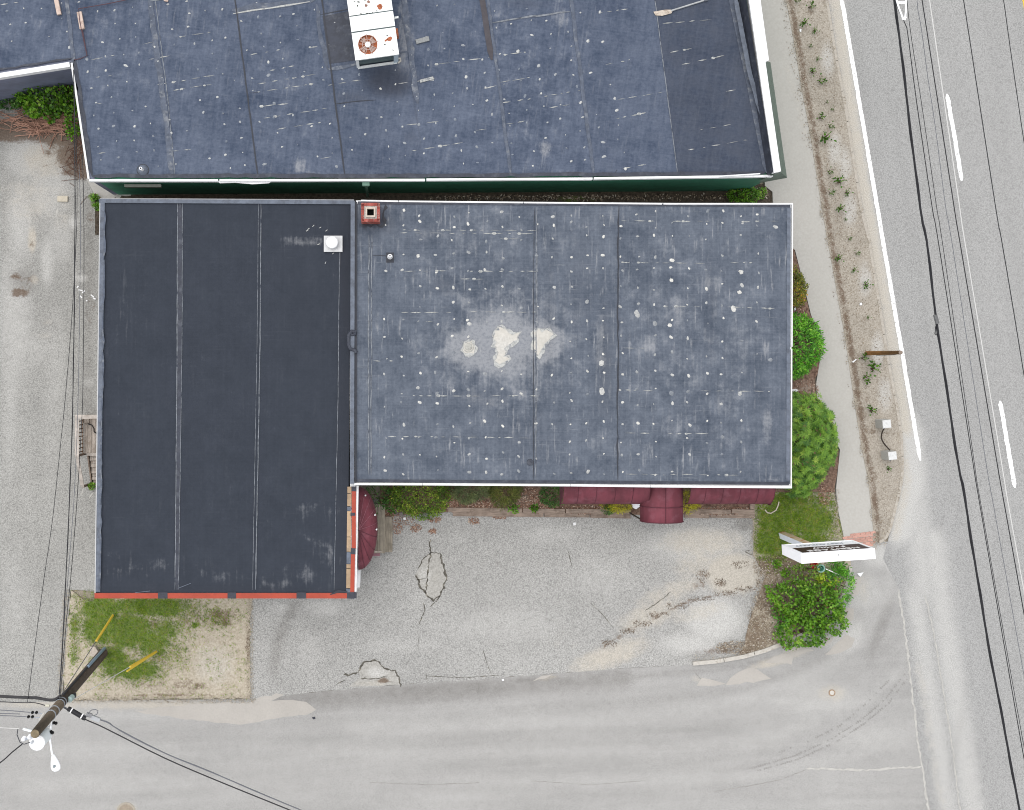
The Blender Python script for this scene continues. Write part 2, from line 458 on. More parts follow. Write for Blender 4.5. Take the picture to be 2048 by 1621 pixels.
lot_ops = [('dark', [(588, 1212), (560, 1270), (545, 1340)], 20, .62), ('dark', 570, 1370, 40, 18, .35), ('light', 650, 1215, 44, 22, .7), ('light', 560, 1215, 30, 12, .6), ('light', 500, 1390, 60, 12, .4),
    ('sand', 1405, 1085, 95, 34, .8), ('sand', 1466, 1148, 60, 42, 1.25), ('sand', 1400, 1130, 60, 40, .7), ('sand', 1350, 1180, 90, 22, .72, -18), ('sand', 1300, 1230, 80, 30, .8, -25), ('sand', 1220, 1312, 90, 26, .9, -20), ('sand', 1400, 1225, 70, 20, .65, -14),
    ('sand', 1130, 1280, 60, 26, .4), ('light', 1380, 1090, 110, 40, .75), ('light', 1200, 1150, 90, 50, .45), ('light', 1000, 1250, 140, 40, .5), ('light', 800, 1290, 100, 24, .45), ('dark', 760, 1250, 60, 20, .35), ('dark', 940, 1060, 120, 14, .4), ('light', 1100, 1070, 70, 26, .5), ('light', 620, 1300, 30, 50, .45), ('dark', 1060, 1190, 80, 18, .3), ('brown', [(1490, 1178), (1440, 1190), (1380, 1202), (1330, 1224), (1290, 1246), (1255, 1262), (1205, 1297)], 8, .66), ('brown', 1442, 1167, 10, 7, .85), ('brown', 1408, 1150, 16, 18, .62), ('brown', 1400, 1170, 22, 12, .6),
    ('light', 1430, 1240, 60, 46, 1.0), ('light', 1380, 1290, 70, 24, .8), ('dark', 1488, 1050, 20, 16, .7), ('dark', 1300, 1052, 140, 16, .38), ('dark', 730, 1180, 30, 50, .35), ('dark', 1400, 1310, 50, 12, .5), ('brown', 1440, 1300, 60, 12, .7, -8),
    ('brown', 805, 1045, 22, 12, .55), ('dark', 993, 1108, 5, 5, 1.0), ('dark', 996, 1127, 5, 5, 1.0)]
parking_lot = S(sheet("parking_lot", [(500, 1160), (700, 1160), (700, 1000), (1508, 1000), (1508, 1105), (1530, 1150), (1515, 1230), (1480, 1312), (1390, 1330), (1250, 1337), (1080, 1350), (950, 1360), (800, 1370), (700, 1378), (600, 1388), (500, 1399)],
    0.012, M_lot, lot_ops, step=.15, wobble=.012))

dirt_yard = S(sheet("dirt_yard", [(141, 1180), (166, 1200), (186, 1204), (210, 1160), (502, 1140), (500, 1397), (330, 1399), (124, 1402)], 0.03, M_dirt, [
    ('green', 205, 1218, 40, 26, 1.1), ('green', 300, 1214, 90, 20, .95), ('green', 200, 1255, 34, 34, 1.15), ('green', 255, 1262, 48, 34, 1.15), ('green', 335, 1216, 26, 18, 1.2), ('green', 305, 1285, 40, 30, .9), ('green', 270, 1340, 54, 22, .95), ('green', 225, 1320, 34, 34, .9),
    ('green', 150, 1250, 12, 30, .75), ('green', 147, 1310, 8, 26, .75), ('green', 155, 1195, 14, 14, .6), ('green', 390, 1251, 9, 6, 1.1), ('green', 330, 1260, 40, 30, .7), ('brown', 440, 1236, 50, 24, .72), ('brown', 385, 1240, 30, 30, .6), ('brown', 282, 1220, 18, 12, .95), ('brown', 310, 1246, 16, 12, .8),
    ('brown', 370, 1372, 70, 20, .62), ('brown', 300, 1370, 60, 12, .6), ('brown', 496, 1290, 7, 60, .8), ('brown', 330, 1310, 50, 40, .55), ('brown', 450, 1246, 10, 8, 1), ('light', 430, 1330, 50, 50, .5), ('brown', 310, 1392, 200, 5, .7), ('dark', 320, 1398, 190, 5, .6)], step=.14, wobble=.035))

corner_lawn = S(sheet("corner_lawn", [(1506, 990), (1506, 1110), (1530, 1155), (1500, 1240), (1480, 1318), (1530, 1304), (1566, 1290), (1640, 1248), (1682, 1198), (1700, 1150), (1702, 1110), (1688, 1080), (1668, 985), (1660, 960), (1506, 960)], 0.045, M_dirt, [
    ('green', 1570, 1000, 70, 22, .8), ('green', 1560, 1040, 48, 36, 1.15), ('green', 1620, 1045, 50, 30, 1.0), ('green', 1540, 1085, 40, 30, 1.0), ('green', 1620, 1080, 50, 20, .8), ('green', 1600, 1010, 80, 20, .75), ('green', 1650, 1030, 12, 20, .7), ('sand', 1660, 1040, 14, 60, .8), ('brown', 1655, 1010, 14, 50, .6),
    ('brown', 1560, 1130, 60, 26, 1.0), ('brown', 1530, 1180, 24, 60, .75), ('brown', 1500, 1270, 46, 60, .82), ('brown', 1600, 1200, 90, 70, 1.1), ('brown', 1470, 1308, 60, 14, .9), ('green', 1600, 1160, 60, 20, .6), ('sand', 1525, 1110, 14, 14, .7), ('sand', 1560, 1155, 10, 8, .8)], step=.13, wobble=.03))

verge_l = [(1572, 0), (1590, 95), (1602, 171), (1621, 272), (1644, 420), (1655, 480), (1690, 675), (1709, 806), (1724, 900), (1736, 959), (1744, 1028), (1748, 1082)]
verge_r = [(1756, 1085), (1770, 1078), (1780, 1054), (1796, 989), (1802, 960), (1804, 930), (1801, 874), (1793, 819), (1774, 719), (1758, 616), (1736, 480), (1721, 420), (1688, 209), (1667, 95), (1652, 0)]
verge = S(sheet("verge", [(1100, -4000)] + [(1558, -90)] + verge_l + verge_r + [(1636, -90), (1180, -4000)], 0.13, M_verge,
    [('brown', [(x + 9, y) for x, y in [(1565, -40)] + verge_l], 10, .80), ('dark', [(x + 10, y) for x, y in verge_l[4:-1]], 5, .5)] +
    [('brown', x, y, 14, 12, .55) for x, y in [(1619, 25), (1606, 60), (1625, 60), (1648, 170), (1660, 260), (1640, 190), (1650, 290), (1670, 370), (1690, 560), (1700, 620), (1715, 715), (1725, 640), (1735, 800), (1745, 860), (1760, 890), (1752, 950), (1680, 470), (1705, 520), (1640, 330)]] +
    [('light', x, y, 16, 40, .7) for x, y in [(1670, 300), (1690, 330), (1730, 560), (1755, 700), (1655, 120), (1700, 420), (1770, 790)]], step=.14, thick=.14))
sidewalk = S(sheet("sidewalk", [(960, -4000), (1480, -90), (1500, 0), (1520, 200), (1530, 372), (1545, 384), (1546, 412), (1520, 430), (1520, 500), (1590, 500), (1605, 560), (1622, 630), (1645, 690), (1632, 770), (1636, 810), (1660, 860), (1680, 900), (1672, 980), (1676, 1020), (1686, 1066), (1690, 1090), (1694, 1100), (1747, 1098), (1750, 1086)] + [(x, y) for x, y in verge_l[::-1][1:]] + [(1552, -90), (1090, -4000)], 0.115, M_walk, [
    ('sand', [(1570, 120), (1600, 230), (1615, 290)], 12, .5), ('sand', [(x - 6, y) for x, y in verge_l], 8, .35), ('dark', 1545, 150, 20, 160, .15), ('light', 1600, 560, 30, 150, .4), ('dark', [(1690, 940), (1708, 1050)], 20, .22), ('sand', 1740, 1110, 30, 14, .4)], step=.18, thick=.11))

# beds along the buildings
bed_ops = [('brown', 950, 1010, 80, 14, .6), ('green', 760, 1000, 40, 30, .5), ('sand', 1180, 1025, 50, 8, .5), ('sand', 1420, 1022, 50, 10, .6), ('sand', 1040, 1000, 30, 20, .5)]
garden_bed = S(sheet("garden_bed", [(760, 940), (1506, 940), (1506, 1030), (1300, 1030), (900, 1024), (760, 1034)], 0.10, M_bed, bed_ops, step=.14, wobble=.01, relief=.03))
east_bed = S(sheet("roadside_bed", [(1500, 500), (1588, 498), (1604, 560), (1621, 630), (1643, 690), (1631, 770), (1636, 812), (1660, 862), (1678, 902), (1670, 985), (1500, 985)], 0.125, M_bed, [('sand', 1612, 780, 30, 30, .55), ('green', 1600, 790, 30, 12, .4)], step=.16, wobble=.02, relief=.03))
passage_bed = S(sheet("passage_bed", [(190, 378), (1480, 362), (1546, 372), (1545, 410), (1500, 470), (190, 470)], 0.06, M_passage, [('dark', 900, 410, 700, 20, .7), ('green', 1150, 400, 60, 10, .6), ('green', 300, 400, 100, 8, .4), ('sand', 1515, 388, 20, 14, .5)], step=.16, relief=.03))  # the long dark weight paints more of the gap's shade into the soil
concrete_pad = S(sheet("concrete_pad", [(172, 358), (260, 358), (262, 398), (196, 400)], 0.07, M_walk, [('dark', 230, 392, 30, 6, .6)], step=.14, thick=.07))

# things painted or laid on the ground, each a part of its surface
def part_box(parent, name, poly_px, z0, z1, mat):
    m = MB(); m.prism([P2(x, y, z1) for x, y in poly_px], z0, z1); return m.build(name, mat, parent)
def stripe(a, b, w):
    (x0, y0), (x1, y1) = a, b; d = math.hypot(x1 - x0, y1 - y0); ux, uy = -(y1 - y0) / d * w / 2, (x1 - x0) / d * w / 2
    return [(x0 + ux, y0 + uy), (x1 + ux, y1 + uy), (x1 - ux, y1 - uy), (x0 - ux, y0 - uy)]
ribbon([(1672 - 330, -2000), (1683.5, 0), (1762, 458), (1838, 905), (1841, 922)], .155, .008, .05, .2, 4).build("edge_line", M_paint, main_road)
for k in range(-4, 6):
    a = (1894 + k * 106, 188 + k * 614); b = (a[0] + 30, a[1] + 174)
    if -2500 < a[1] < 3500: ribbon([a, b], .16, .008, .06, .15, k + 40).build("lane_dash", M_paint, main_road)
part_box(main_road, "centre_line", stripe((2050 - 480, -2800), (2050 + 700, 4100), 8), 0.004, 0.008, M_yellow_line)
for pts, w in (([(1797, 1180), (1808, 1250), (1817, 1320), (1826, 1400), (1834, 1470), (1848, 1560), (1860, 1640)], .07), ([(1850, 1190), (1866, 1260), (1878, 1330), (1893, 1420), (1906, 1500), (1922, 1640)], .05)):
    ribbon(pts, w, .010, .45, seed=int(w * 99)).build("joint_line", M_seam_l, main_road)
ribbon([(1612, 1537), (1680, 1540), (1740, 1541), (1795, 1537), (1844, 1534)], .07, .009, .5, seed=3).build("joint_line", M_seam_l, side_street)
M_streetcrack = simple("street_crack", c(166, 162, 157), .2, 5, .9, dirt=c(186, 184, 181), dirt_amt=.9)
for i, (pts, w) in enumerate([([(1425, 1584), (1500, 1572), (1560, 1560), (1612, 1540)], .035), ([(740, 1565), (850, 1570), (960, 1566)], .035), ([(1060, 1562), (1180, 1570), (1290, 1562)], .03), ([(1385, 1340), (1400, 1358), (1425, 1366)], .05)]):
    ribbon(pts, w * .6, .009, .5, seed=30 + i).build("crack", M_streetcrack, side_street)
# brick crossing ramp at the end of the sidewalk: one mesh per brick
M_brickpave = simple("ramp_brick", c(214, 164, 148), .14, 20, .85, orand=.14, dirt=c(200, 190, 180), dirt_amt=.4)
mb = MB(); mb.box(0, 0, 0, .19, .09, .03); proto = None
ca = math.radians(10)
for i in range(9):
    for j in range(12):
        px = 1690 + i * 10.2 + (5 if j % 2 else 0); py = 1066 + j * 5.0 - i * 1.1
        if not inside([(1688, 1074), (1746, 1060), (1750, 1086), (1745, 1096), (1694, 1096)], np.array([px]), np.array([py]))[0]: continue
        w = P(px, py, .12)
        if proto is None: proto = mb.build("brick", M_brickpave, sidewalk); b = proto
        else:
            b = proto.copy(); COL.objects.link(b)
        b.location = (w.x, w.y, .118 + random.uniform(-.002, .003)); b.rotation_euler = (0, 0, ca + random.uniform(-.03, .03))
ca = 0
# kerbs
kerb = bpy.data.objects.new("kerb", None); COL.objects.link(kerb); ORG["kerb"] = Vector((0, 0, 0)); tag(kerb, kind='structure')
def kerb_run(pts, w, z, n_piece, mat=None):
    wp = [P(x, y, z) for x, y in pts]; L = [0]
    for a, b in zip(wp[:-1], wp[1:]): L.append(L[-1] + (b - a).length)
    def at(d):
        for i in range(len(wp) - 1):
            if d <= L[i + 1] or i == len(wp) - 2: return wp[i].lerp(wp[i + 1], (d - L[i]) / max(L[i + 1] - L[i], 1e-6))
    tot = L[-1]
    for k in range(n_piece):
        m = MB(); sub = 6; a = tot * k / n_piece + .012; b = tot * (k + 1) / n_piece - .012; pl, pr = [], []
        for i in range(sub + 1):
            p = at(a + (b - a) * i / sub); q = at(min(tot, a + (b - a) * i / sub + .05)); r0 = at(max(0, a + (b - a) * i / sub - .05))
            d = (q - r0).normalized(); n = Vector((-d.y, d.x, 0)); pl.append((p + n * w / 2)[:2]); pr.append((p - n * w / 2)[:2])
        m.prism(pl + pr[::-1], -.03, z); m.build("kerb_stone", mat or M_kerb, kerb)
kerb_run([(1386, 1328), (1430, 1324), (1488, 1314), (1530, 1302), (1568, 1287)], .15, .13, 3)
kerb_run([(1568, 1287), (1612, 1266), (1642, 1246), (1668, 1218), (1686, 1192), (1697, 1160), (1702, 1132)], .13, .10, 4)
kerb_run([(x + 2, y) for x, y in verge_r[::-1]], .10, .136, 18, M_kerb_s)
# broken asphalt in the lot
M_patch = ground_mat("broken_asphalt", c(160, 157, 150), c(216, 213, 206), .7, .12, 17)
pl1 = [(846, 1118), (861, 1106), (880, 1107), (886, 1130), (893, 1156), (889, 1172), (880, 1194), (868, 1202), (852, 1190), (838, 1172), (832, 1148), (838, 1138)]
sheet("worn_patch", pl1, .017, M_patch, [('sand', 870, 1160, 18, 30, .35), ('light', 850, 1150, 14, 20, .7)], step=.12, parent=parking_lot, wobble=.015)
pl2 = [(697, 1374), (720, 1356), (718, 1342), (730, 1324), (752, 1322), (772, 1338), (790, 1342), (799, 1358), (801, 1370)]
sheet("worn_patch", pl2, .017, M_patch, [('brown', 768, 1362, 14, 6, 1.0), ('sand', 745, 1368, 40, 8, .6), ('light', 755, 1346, 24, 12, .8)], step=.12, parent=parking_lot, wobble=.015)
for i, (pts, w) in enumerate([
    ([(832, 1150), (840, 1172), (854, 1190), (868, 1201), (880, 1192)], .11), ([(880, 1107), (886, 1130), (893, 1156), (889, 1172), (878, 1196), (872, 1204)], .13), ([(836, 1140), (846, 1118), (861, 1106), (880, 1107)], .06),
    ([(860, 1078), (861, 1108), (857, 1130), (854, 1160), (851, 1186)], .09), ([(832, 1160), (852, 1158)], .04), ([(846, 1206), (850, 1218), (846, 1230), (838, 1250)], .06), ([(872, 1204), (860, 1214)], .05), ([(838, 1270), (836, 1300)], .03),
    ([(688, 1350), (704, 1350), (718, 1346)], .12), ([(716, 1344), (728, 1324), (753, 1321), (772, 1339), (790, 1342), (799, 1358), (802, 1374)], .10), ([(670, 1372), (690, 1360)], .06), ([(722, 1357), (748, 1358), (776, 1354)], .06),
    ([(1136, 1102), (1144, 1134)], .04), ([(1180, 1206), (1196, 1220), (1212, 1238), (1226, 1256)], .04), ([(1342, 1184), (1318, 1204), (1290, 1222)], .045), ([(966, 1300), (975, 1330), (983, 1350)], .03), ([(852, 1346), (855, 1366)], .03),
    ([(850, 1352), (930, 1356), (1010, 1350)], .03), ([(1500, 1100), (1490, 1104), (1508, 1112)], .05)]):
    ribbon(pts, w * .55, .022, .6, .07, seed=60 + i).build("crack", M_crack, parking_lot)
# old chalk-white scraps of road paint, driveway joint
ribbon([(116, 415), (114, 432), (115, 447)], .06, .013, .4, seed=9).build("joint_line", M_seam_l, driveway)
for i, pts in enumerate([[(168, 975), (162, 990)], [(176, 1000), (188, 985)], [(182, 996), (188, 992)]]):
    ribbon(pts, .05, .013, .5, seed=90 + i).build("joint_line", M_seam_l, driveway)

# sand washed onto the street: thin drifts with their own outline
M_drift = ground_mat("washed_sand", c(188, 183, 176), c(212, 206, 197), .4, .16, 20)
for i, pts in enumerate([[(262, 1424), (330, 1414), (440, 1406), (520, 1403), (585, 1400), (612, 1404), (632, 1420), (612, 1431), (560, 1436), (520, 1444), (480, 1450), (430, 1446), (350, 1436)],
    [(1451, 1371), (1460, 1357), (1476, 1345), (1504, 1335), (1516, 1340), (1524, 1346), (1542, 1358), (1520, 1362), (1479, 1369)], [(1393, 1372), (1404, 1356), (1424, 1360), (1452, 1368), (1430, 1372)],
    [(1527, 1326), (1545, 1316), (1565, 1308), (1600, 1300), (1621, 1297), (1628, 1302), (1587, 1313), (1583, 1330), (1558, 1327)], [(1650, 1310), (1675, 1285), (1691, 1269), (1710, 1278), (1704, 1294), (1678, 1307)], [(1636, 1292), (1656, 1278), (1668, 1270), (1664, 1284), (1648, 1294)],
    [(1704, 1152), (1723, 1155), (1716, 1190), (1697, 1196)], [(1691, 1215), (1708, 1218), (1707, 1240), (1682, 1253), (1678, 1240)], [(503, 1404), (530, 1392), (552, 1387), (568, 1390), (548, 1400), (524, 1409)], [(1064, 1364), (1084, 1352), (1108, 1348), (1090, 1358)], [(232, 1640), (238, 1612), (254, 1606), (268, 1614), (274, 1640)]]):
    sheet("sand_drift", pts, .0092 + i * .0006, M_drift, [], step=.3, parent=side_street, wobble=.022, seed=i + 5)

# tyre tread prints: rows of small scuff marks curving round the corner
M_tyre = simple("tyre_scuff", c(162, 159, 155), .15, 12, .95)
for k, pts in enumerate([[(1500, 1538), (1590, 1512), (1660, 1480), (1720, 1442), (1770, 1400), (1812, 1345)], [(1512, 1543), (1596, 1519), (1667, 1487), (1727, 1449), (1778, 1406), (1819, 1352)], [(1560, 1505), (1620, 1482), (1680, 1452), (1740, 1400), (1793, 1345)]]):
    wp = [P(x, y, .0148) for x, y in pts]; m = MB(); rr = random.Random(k)
    for a, b in zip(wp[:-1], wp[1:]):
        n = int((b - a).length / .085); d = (b - a).normalized(); u = Vector((-d.y, d.x, 0))
        for q in range(n):
            if rr.random() < (.25 if k < 2 else .5): continue
            p = a.lerp(b, q / n) + u * rr.uniform(-.01, .01); w = rr.uniform(.02, .045); l = rr.uniform(.015, .028)
            m.add([p + u * w - d * l, p + u * w * .8 + d * l, p - u * w + d * l, p - u * w * .9 - d * l], [(0, 3, 2, 1)])
    tag(m.build("tyre_track", M_tyre, side_street), kind="stuff")
# ------------------------------------------------------------------ roofs: materials
def roof_mat(name, dark, light, rot=0.0, vert=.6, horiz=.2, spread=.16, weave=.06):
    g = G(name)
    v0 = g.map((1, 1, 1), rot)
    def st(sx, sy, sc):
        m = g.n.new("ShaderNodeMapping"); g.link(v0, m.inputs[0]); m.inputs['Scale'].default_value = (sx, sy, 1)
        return g.noise(sc, 4, .62, m.outputs[0])
    big = g.noise(.5, 5, .6); mid = g.noise(1.7, 7, .68, None, .15); fine = g.noise(9, 5, .7)
    t = g.math('ADD', g.math('MULTIPLY', big, .30), g.math('MULTIPLY', mid, .42))
    t = g.math('ADD', t, g.math('MULTIPLY', fine, .28))
    t = g.math('ADD', t, g.math('MULTIPLY', g.math('SUBTRACT', st(.25, 26, 1), .5), weave * 2.2))
    t = g.math('ADD', t, g.math('MULTIPLY', g.math('SUBTRACT', st(8, .3, 1), .5), weave * 3))
    col = g.mix(g.ramp(t, .5 - spread, .5 + spread, 0, 1, False), dark, light)
    ch = g.attr('chalk')
    sv, sh = st(10, .8, 1.0), st(.7, 12, 1.0)
    patchy = g.ramp(g.noise(1.1, 5, .65), .44, .64)
    ks = g.math('MULTIPLY', g.math('MULTIPLY', g.ramp(sv, .53, .68), patchy), g.math('ADD', g.math('MULTIPLY', ch, 1.2), vert))
    kh = g.math('MULTIPLY', g.ramp(sh, .56, .70), g.math('MULTIPLY', patchy, horiz))
    bl = g.math('MULTIPLY', g.ramp(g.math('ADD', ch, g.math('ADD', g.math('MULTIPLY', g.math('SUBTRACT', mid, .5), 1.5), g.math('MULTIPLY', g.math('SUBTRACT', sv, .5), .8))), .26, 1.0), .7)
    k = g.math('MAXIMUM', g.math('MULTIPLY', g.math('MAXIMUM', ks, kh), .5), bl, True)
    k = g.math('MULTIPLY', k, g.ramp(fine, .3, .6, .55, 1.0))
    col = g.mix(k, col, c(178, 179, 182))
    dk = g.math('MULTIPLY', g.ramp(g.math('ADD', g.attr('dark'), g.math('MULTIPLY', g.math('SUBTRACT', mid, .5), .6)), .1, 1.0), .8)
    col = g.mix(dk, col, c(60, 61, 68))
    g.bump(fine, .006, .3)
    return g.done(col, .9, 0, .10)
RA = ('chalk', 'dark')
M_roofN = roof_mat("weathered_membrane_north", c(68, 79, 99), c(114, 123, 141), math.radians(7.4), .22, .16, .13)
M_roofE = roof_mat("weathered_membrane", c(62, 72, 87), c(130, 137, 149), 0, 1.1, .6, .20)
M_roofW = roof_mat("dark_membrane", c(57, 62, 71), c(70, 75, 85), 0, .05, .06, .18, .06)
M_flash = simple("grey_flashing", c(110, 118, 132), .22, 5, .6, dirt=c(70, 74, 84), dirt_amt=.5)
M_flash_d = simple("dark_flashing", c(62, 66, 78), .25, 4, .65, dirt=c(120, 124, 132), dirt_amt=.3)
M_seam_dk = simple("seam_sealant", c(50, 53, 63), .2, 5, .6)
M_seam_pale = simple("worn_seam", c(104, 111, 125), .22, 5, .9, dirt=c(150, 153, 158), dirt_amt=.75, spec=.1)
M_seam_line = simple("dusty_seam_edge", c(140, 144, 150), .35, 5, .9, dirt=c(78, 83, 95), dirt_amt=.95, spec=.1)
M_chalk = simple("chalky_wear", c(196, 196, 192), .22, 14, .9, dirt=c(112, 118, 130), dirt_amt=.85)
M_white = simple("white_trim", (.56, .56, .56, 1), .05, 5, .5, dirt=c(205, 205, 205), dirt_amt=.4)
M_white_dull = simple("weathered_white_metal", c(232, 232, 232), .06, 6, .6, dirt=c(200, 200, 200), dirt_amt=.4)
M_white_wall = simple("white_wall", (.62, .62, .62, 1), .05, 3, .6)
M_tape = simple("black_roof_tape", c(66, 68, 78), .2, 9, .7)
def bump_mat(name, a, b):
    g = G(name); r = g.orand()
    n = g.noise(16, 4, .65)
    col = g.mix(g.ramp(r, 0, 1, .05, 1.0, False), a, b)
    col = g.mul(col, g.ramp(n, .3, .7, .78, 1.15))
    return g.done(col, .85, 0, .2)
M_bumpN = bump_mat("fastener_wear_blue", c(124, 133, 148), c(224, 223, 218))
M_bumpE = bump_mat("fastener_wear_grey", c(132, 138, 147), c(240, 237, 229))

_bump = {}
def bump_mesh(mat, k):
    if (mat.name, k) not in _bump:
        m = MB(); rr = random.Random(k * 17 + 3); n = 9; ph = rr.uniform(0, 6)
        f = [1 + .20 * math.sin(2 * math.pi * i / n * 2 + ph) + rr.uniform(-.16, .16) for i in range(n)]; vs = []
        for r_, z in [(1.0, 0), (.72, .20), (.30, .32)]:
            vs += [(r_ * f[i] * math.cos(2 * math.pi * i / n), r_ * f[i] * math.sin(2 * math.pi * i / n), z) for i in range(n)]
        fs = [(a * n + i, a * n + (i + 1) % n, (a + 1) * n + (i + 1) % n, (a + 1) * n + i) for a in range(2) for i in range(n)] + [tuple(range(2 * n, 3 * n))]
        m.add(vs, fs)
        me = bpy.data.meshes.new("fastener_bump"); me.from_pydata(m.v, [], m.f); me.materials.append(mat)
        me.polygons.foreach_set('use_smooth', [True] * len(me.polygons)); _bump[(mat.name, k)] = me
    return _bump[(mat.name, k)]
def bump(parent, px, py, z, rpx, mat, sx=1.0, rot=0.0):
    o = bpy.data.objects.new("fastener_bump", bump_mesh(mat, random.randrange(7))); _link(o, parent)
    w = P(px, py, z); r = rpx * (1 - z / HCAM) / PXM
    o.location = w - ORG[o.name]; o.scale = (r * sx, r, .06); o.rotation_euler = (0, 0, rot)

RIDGE = {}
def ridge(parent, a, b, z, seed, w=.05):
    """a worn insulation-board edge: short broken raised dashes"""
    r = random.Random(seed); m = RIDGE.setdefault(parent.name, MB()); A, B = P(*a, z), P(*b, z); L = (B - A).length; d = (B - A) / L; n = Vector((-d.y, d.x, 0))
    s = 0
    while s < L:
        l = r.uniform(.10, .55); g = r.uniform(.03, .30); e = min(L, s + l); ww = w * r.uniform(.35, .95)
        p, q = A + d * s + n * r.uniform(-.012, .012), A + d * e + n * r.uniform(-.012, .012); mid = (p + q) / 2
        vs = [p, mid + n * ww / 2, q, mid - n * ww / 2, mid + Vector((0, 0, .014))]
        m.add(vs, [(0, 3, 4), (3, 2, 4), (2, 1, 4), (1, 0, 4)])
        if r.random() < .16:
            k = A + d * s; rr = r.uniform(.03, .055)
            m.add([k + Vector((rr * 1.6 * math.cos(t), rr * math.sin(t), 0)) for t in (0, 1.05, 2.1, 3.14, 4.2, 5.2)] + [k + Vector((0, 0, .02))], [(i, (i + 1) % 6, 6) for i in range(6)])
        s = e + g
def lap(parent, pts, w, z, mat, name="seam_strip", jit=.12, seed=0, h=.006):
    return ribbon(pts, w, z + h + (seed % 37) * .0003, jit, .3, seed).build(name, mat, parent)
def board(parent, name, a, b, w, z0, z1, mat):
    """straight box from photo px a to b at height z1, width w metres"""
    A, B = P(*a, z1), P(*b, z1); m = MB()
    m.beam((A.x, A.y, (z0 + z1) / 2), (B.x, B.y, (z0 + z1) / 2), w, z1 - z0)
    return m.build(name, mat, parent)
def wall_between(parent, pts_px, zr, z0, z1, th, mat, closed=True, name="wall"):
    """vertical wall slabs under a roof outline given in photo px at height zr (th goes inward, outline clockwise in the photo)"""
    pts = [P(x, y, zr) for x, y in pts_px]; n = len(pts)
    for i in range(n if closed else n - 1):
        a, b = pts[i], pts[(i + 1) % n]; d = (b - a).normalized(); nn = Vector((d.y, -d.x, 0)) * th
        mm = mat[i] if isinstance(mat, list) else mat
        if mm is None: continue
        e = d * th
        m = MB(); m.prism([(a.x, a.y), ((b - e).x, (b - e).y), ((b - e + nn).x, (b - e + nn).y), ((a + nn).x, (a + nn).y)], z0, z1)
        m.build(name, mm, parent)

def siding(name, col, scale=(0, 0, 5.0), amt=.25):
    g = G(name)
    m = g.n.new("ShaderNodeSeparateXYZ"); g.link(g.pos, m.inputs[0])
    fr = g.math('FRACT', g.math('MULTIPLY', m.outputs[2], scale[2]))
    line = g.ramp(fr, .86, .97)
    n = g.noise(1.5, 5, .6)
    colr = g.mul(col, g.ramp(n, .25, .75, .82, 1.18))
    colr = g.mix(g.math('MULTIPLY', line, amt), colr, c(20, 24, 24))
    return g.done(colr, .6, 0, .35)
M_green = siding("green_siding", c(66, 146, 116), (0, 0, 3.2))
M_greysiding = siding("blue_grey_siding", c(128, 134, 156), (0, 0, 4.5), .3)
M_brickwall = simple("painted_block", c(170, 160, 150), .12, 4, .8)

# ------------------------------------------------------------------ north building
ZN = 4.1
nb = thing("store_building", "long green walled building with blue grey flat roof and white parapet cap along the sidewalk", "building", P(850, 100, 0))
NO = [(178, 359), (1552, 351), (1410, -600), (-400, -600), (-400, 211), (143, 124)]
ins = [(x, y) for x, y in NO]
wall_between(nb, [NO[1], NO[0]], ZN, 0, ZN - .06, .2, M_green, False)
wall_between(nb, [NO[2], NO[1]], ZN, 0, ZN - .06, .2, M_green, False)
wall_between(nb, [NO[3], NO[2]], ZN, 0, ZN - .06, .2, M_green, False)
wall_between(nb, [NO[4], NO[3]], ZN, 0, ZN - .06, .2, M_greysiding, False)
wall_between(nb, [NO[5], NO[4]], ZN, 0, ZN - .06, .2, M_greysiding, False)
wall_between(nb, [NO[0], NO[5]], ZN, 0, ZN - .06, .2, M_greysiding, False)
sx = lambda x0, y: x0 + .130 * y
def bot(x):                       # southern edge of the roof
    return 359 - 8 * (x - 178) / 1374 - 5
def strip(xa, xb, xa_b=None):
    ya, yb = bot(xa + 45), bot(xb + 45)
    return [(sx(xa, -600), -600), (sx(xb, -600), -600), (sx(xb, yb), yb), (sx(xa, ya), ya)]
def west_line(y): return 143 + 35 * (y - 124) / 235 + 8
sheets = [([(-400, -600), (sx(132, -600), -600), (sx(132, 118), 118), (-400, 204)], .0),
          ([(sx(132, -600), -600), (sx(300, -600), -600), (sx(300, 352), 353), (184, 354), (148, 118)], .0),
          (strip(300, 470), .05), (strip(470, 644), .03), (strip(644, 806), .12), (strip(806, 976), .0), (strip(976, 1142), .0), (strip(1142, 1310), .10)]
ops_all = [('chalk', 250, 100, 160, 120, .25), ('chalk', 560, 180, 120, 120, .2), ('chalk', 1060, 180, 120, 140, .26), ('chalk', 920, 120, 80, 120, .2), ('dark', 780, 165, 60, 34, .75), ('dark', 690, 80, 34, 50, .85), ('dark', 700, 195, 50, 14, .5), ('chalk', 660, 60, 12, 70, .5), ('chalk', 808, 80, 16, 80, .75), ('chalk', 600, 335, 16, 20, .75), ('chalk', 1090, 296, 14, 16, .95),  # the dark weights include an area just south of the air unit
           ('chalk', 700, 130, 50, 6, .5), ('chalk', 1010, 40, 60, 40, .35), ('dark', 820, 270, 20, 20, .4), ('chalk', 300, 60, 100, 60, .25), ('chalk', 400, 40, 60, 40, .3), ('chalk', 1120, 30, 20, 40, .5), ('dark', 1050, 8, 60, 16, .4), ('chalk', 1075, 330, 30, 30, .3), ('chalk', 900, 60, 80, 50, .25), ('chalk', 30, 60, 90, 50, .25), ('chalk', 1175, 110, 20, 90, .3)]
for i, (poly, dk) in enumerate(sheets):
    sheet("membrane_sheet", poly, ZN + (.004 if i % 2 else 0), M_roofN, ops_all + ([('dark', 700, 100, 4000, 4000, dk + .12)] if dk else []), step=.2, parent=nb, attrs=RA)
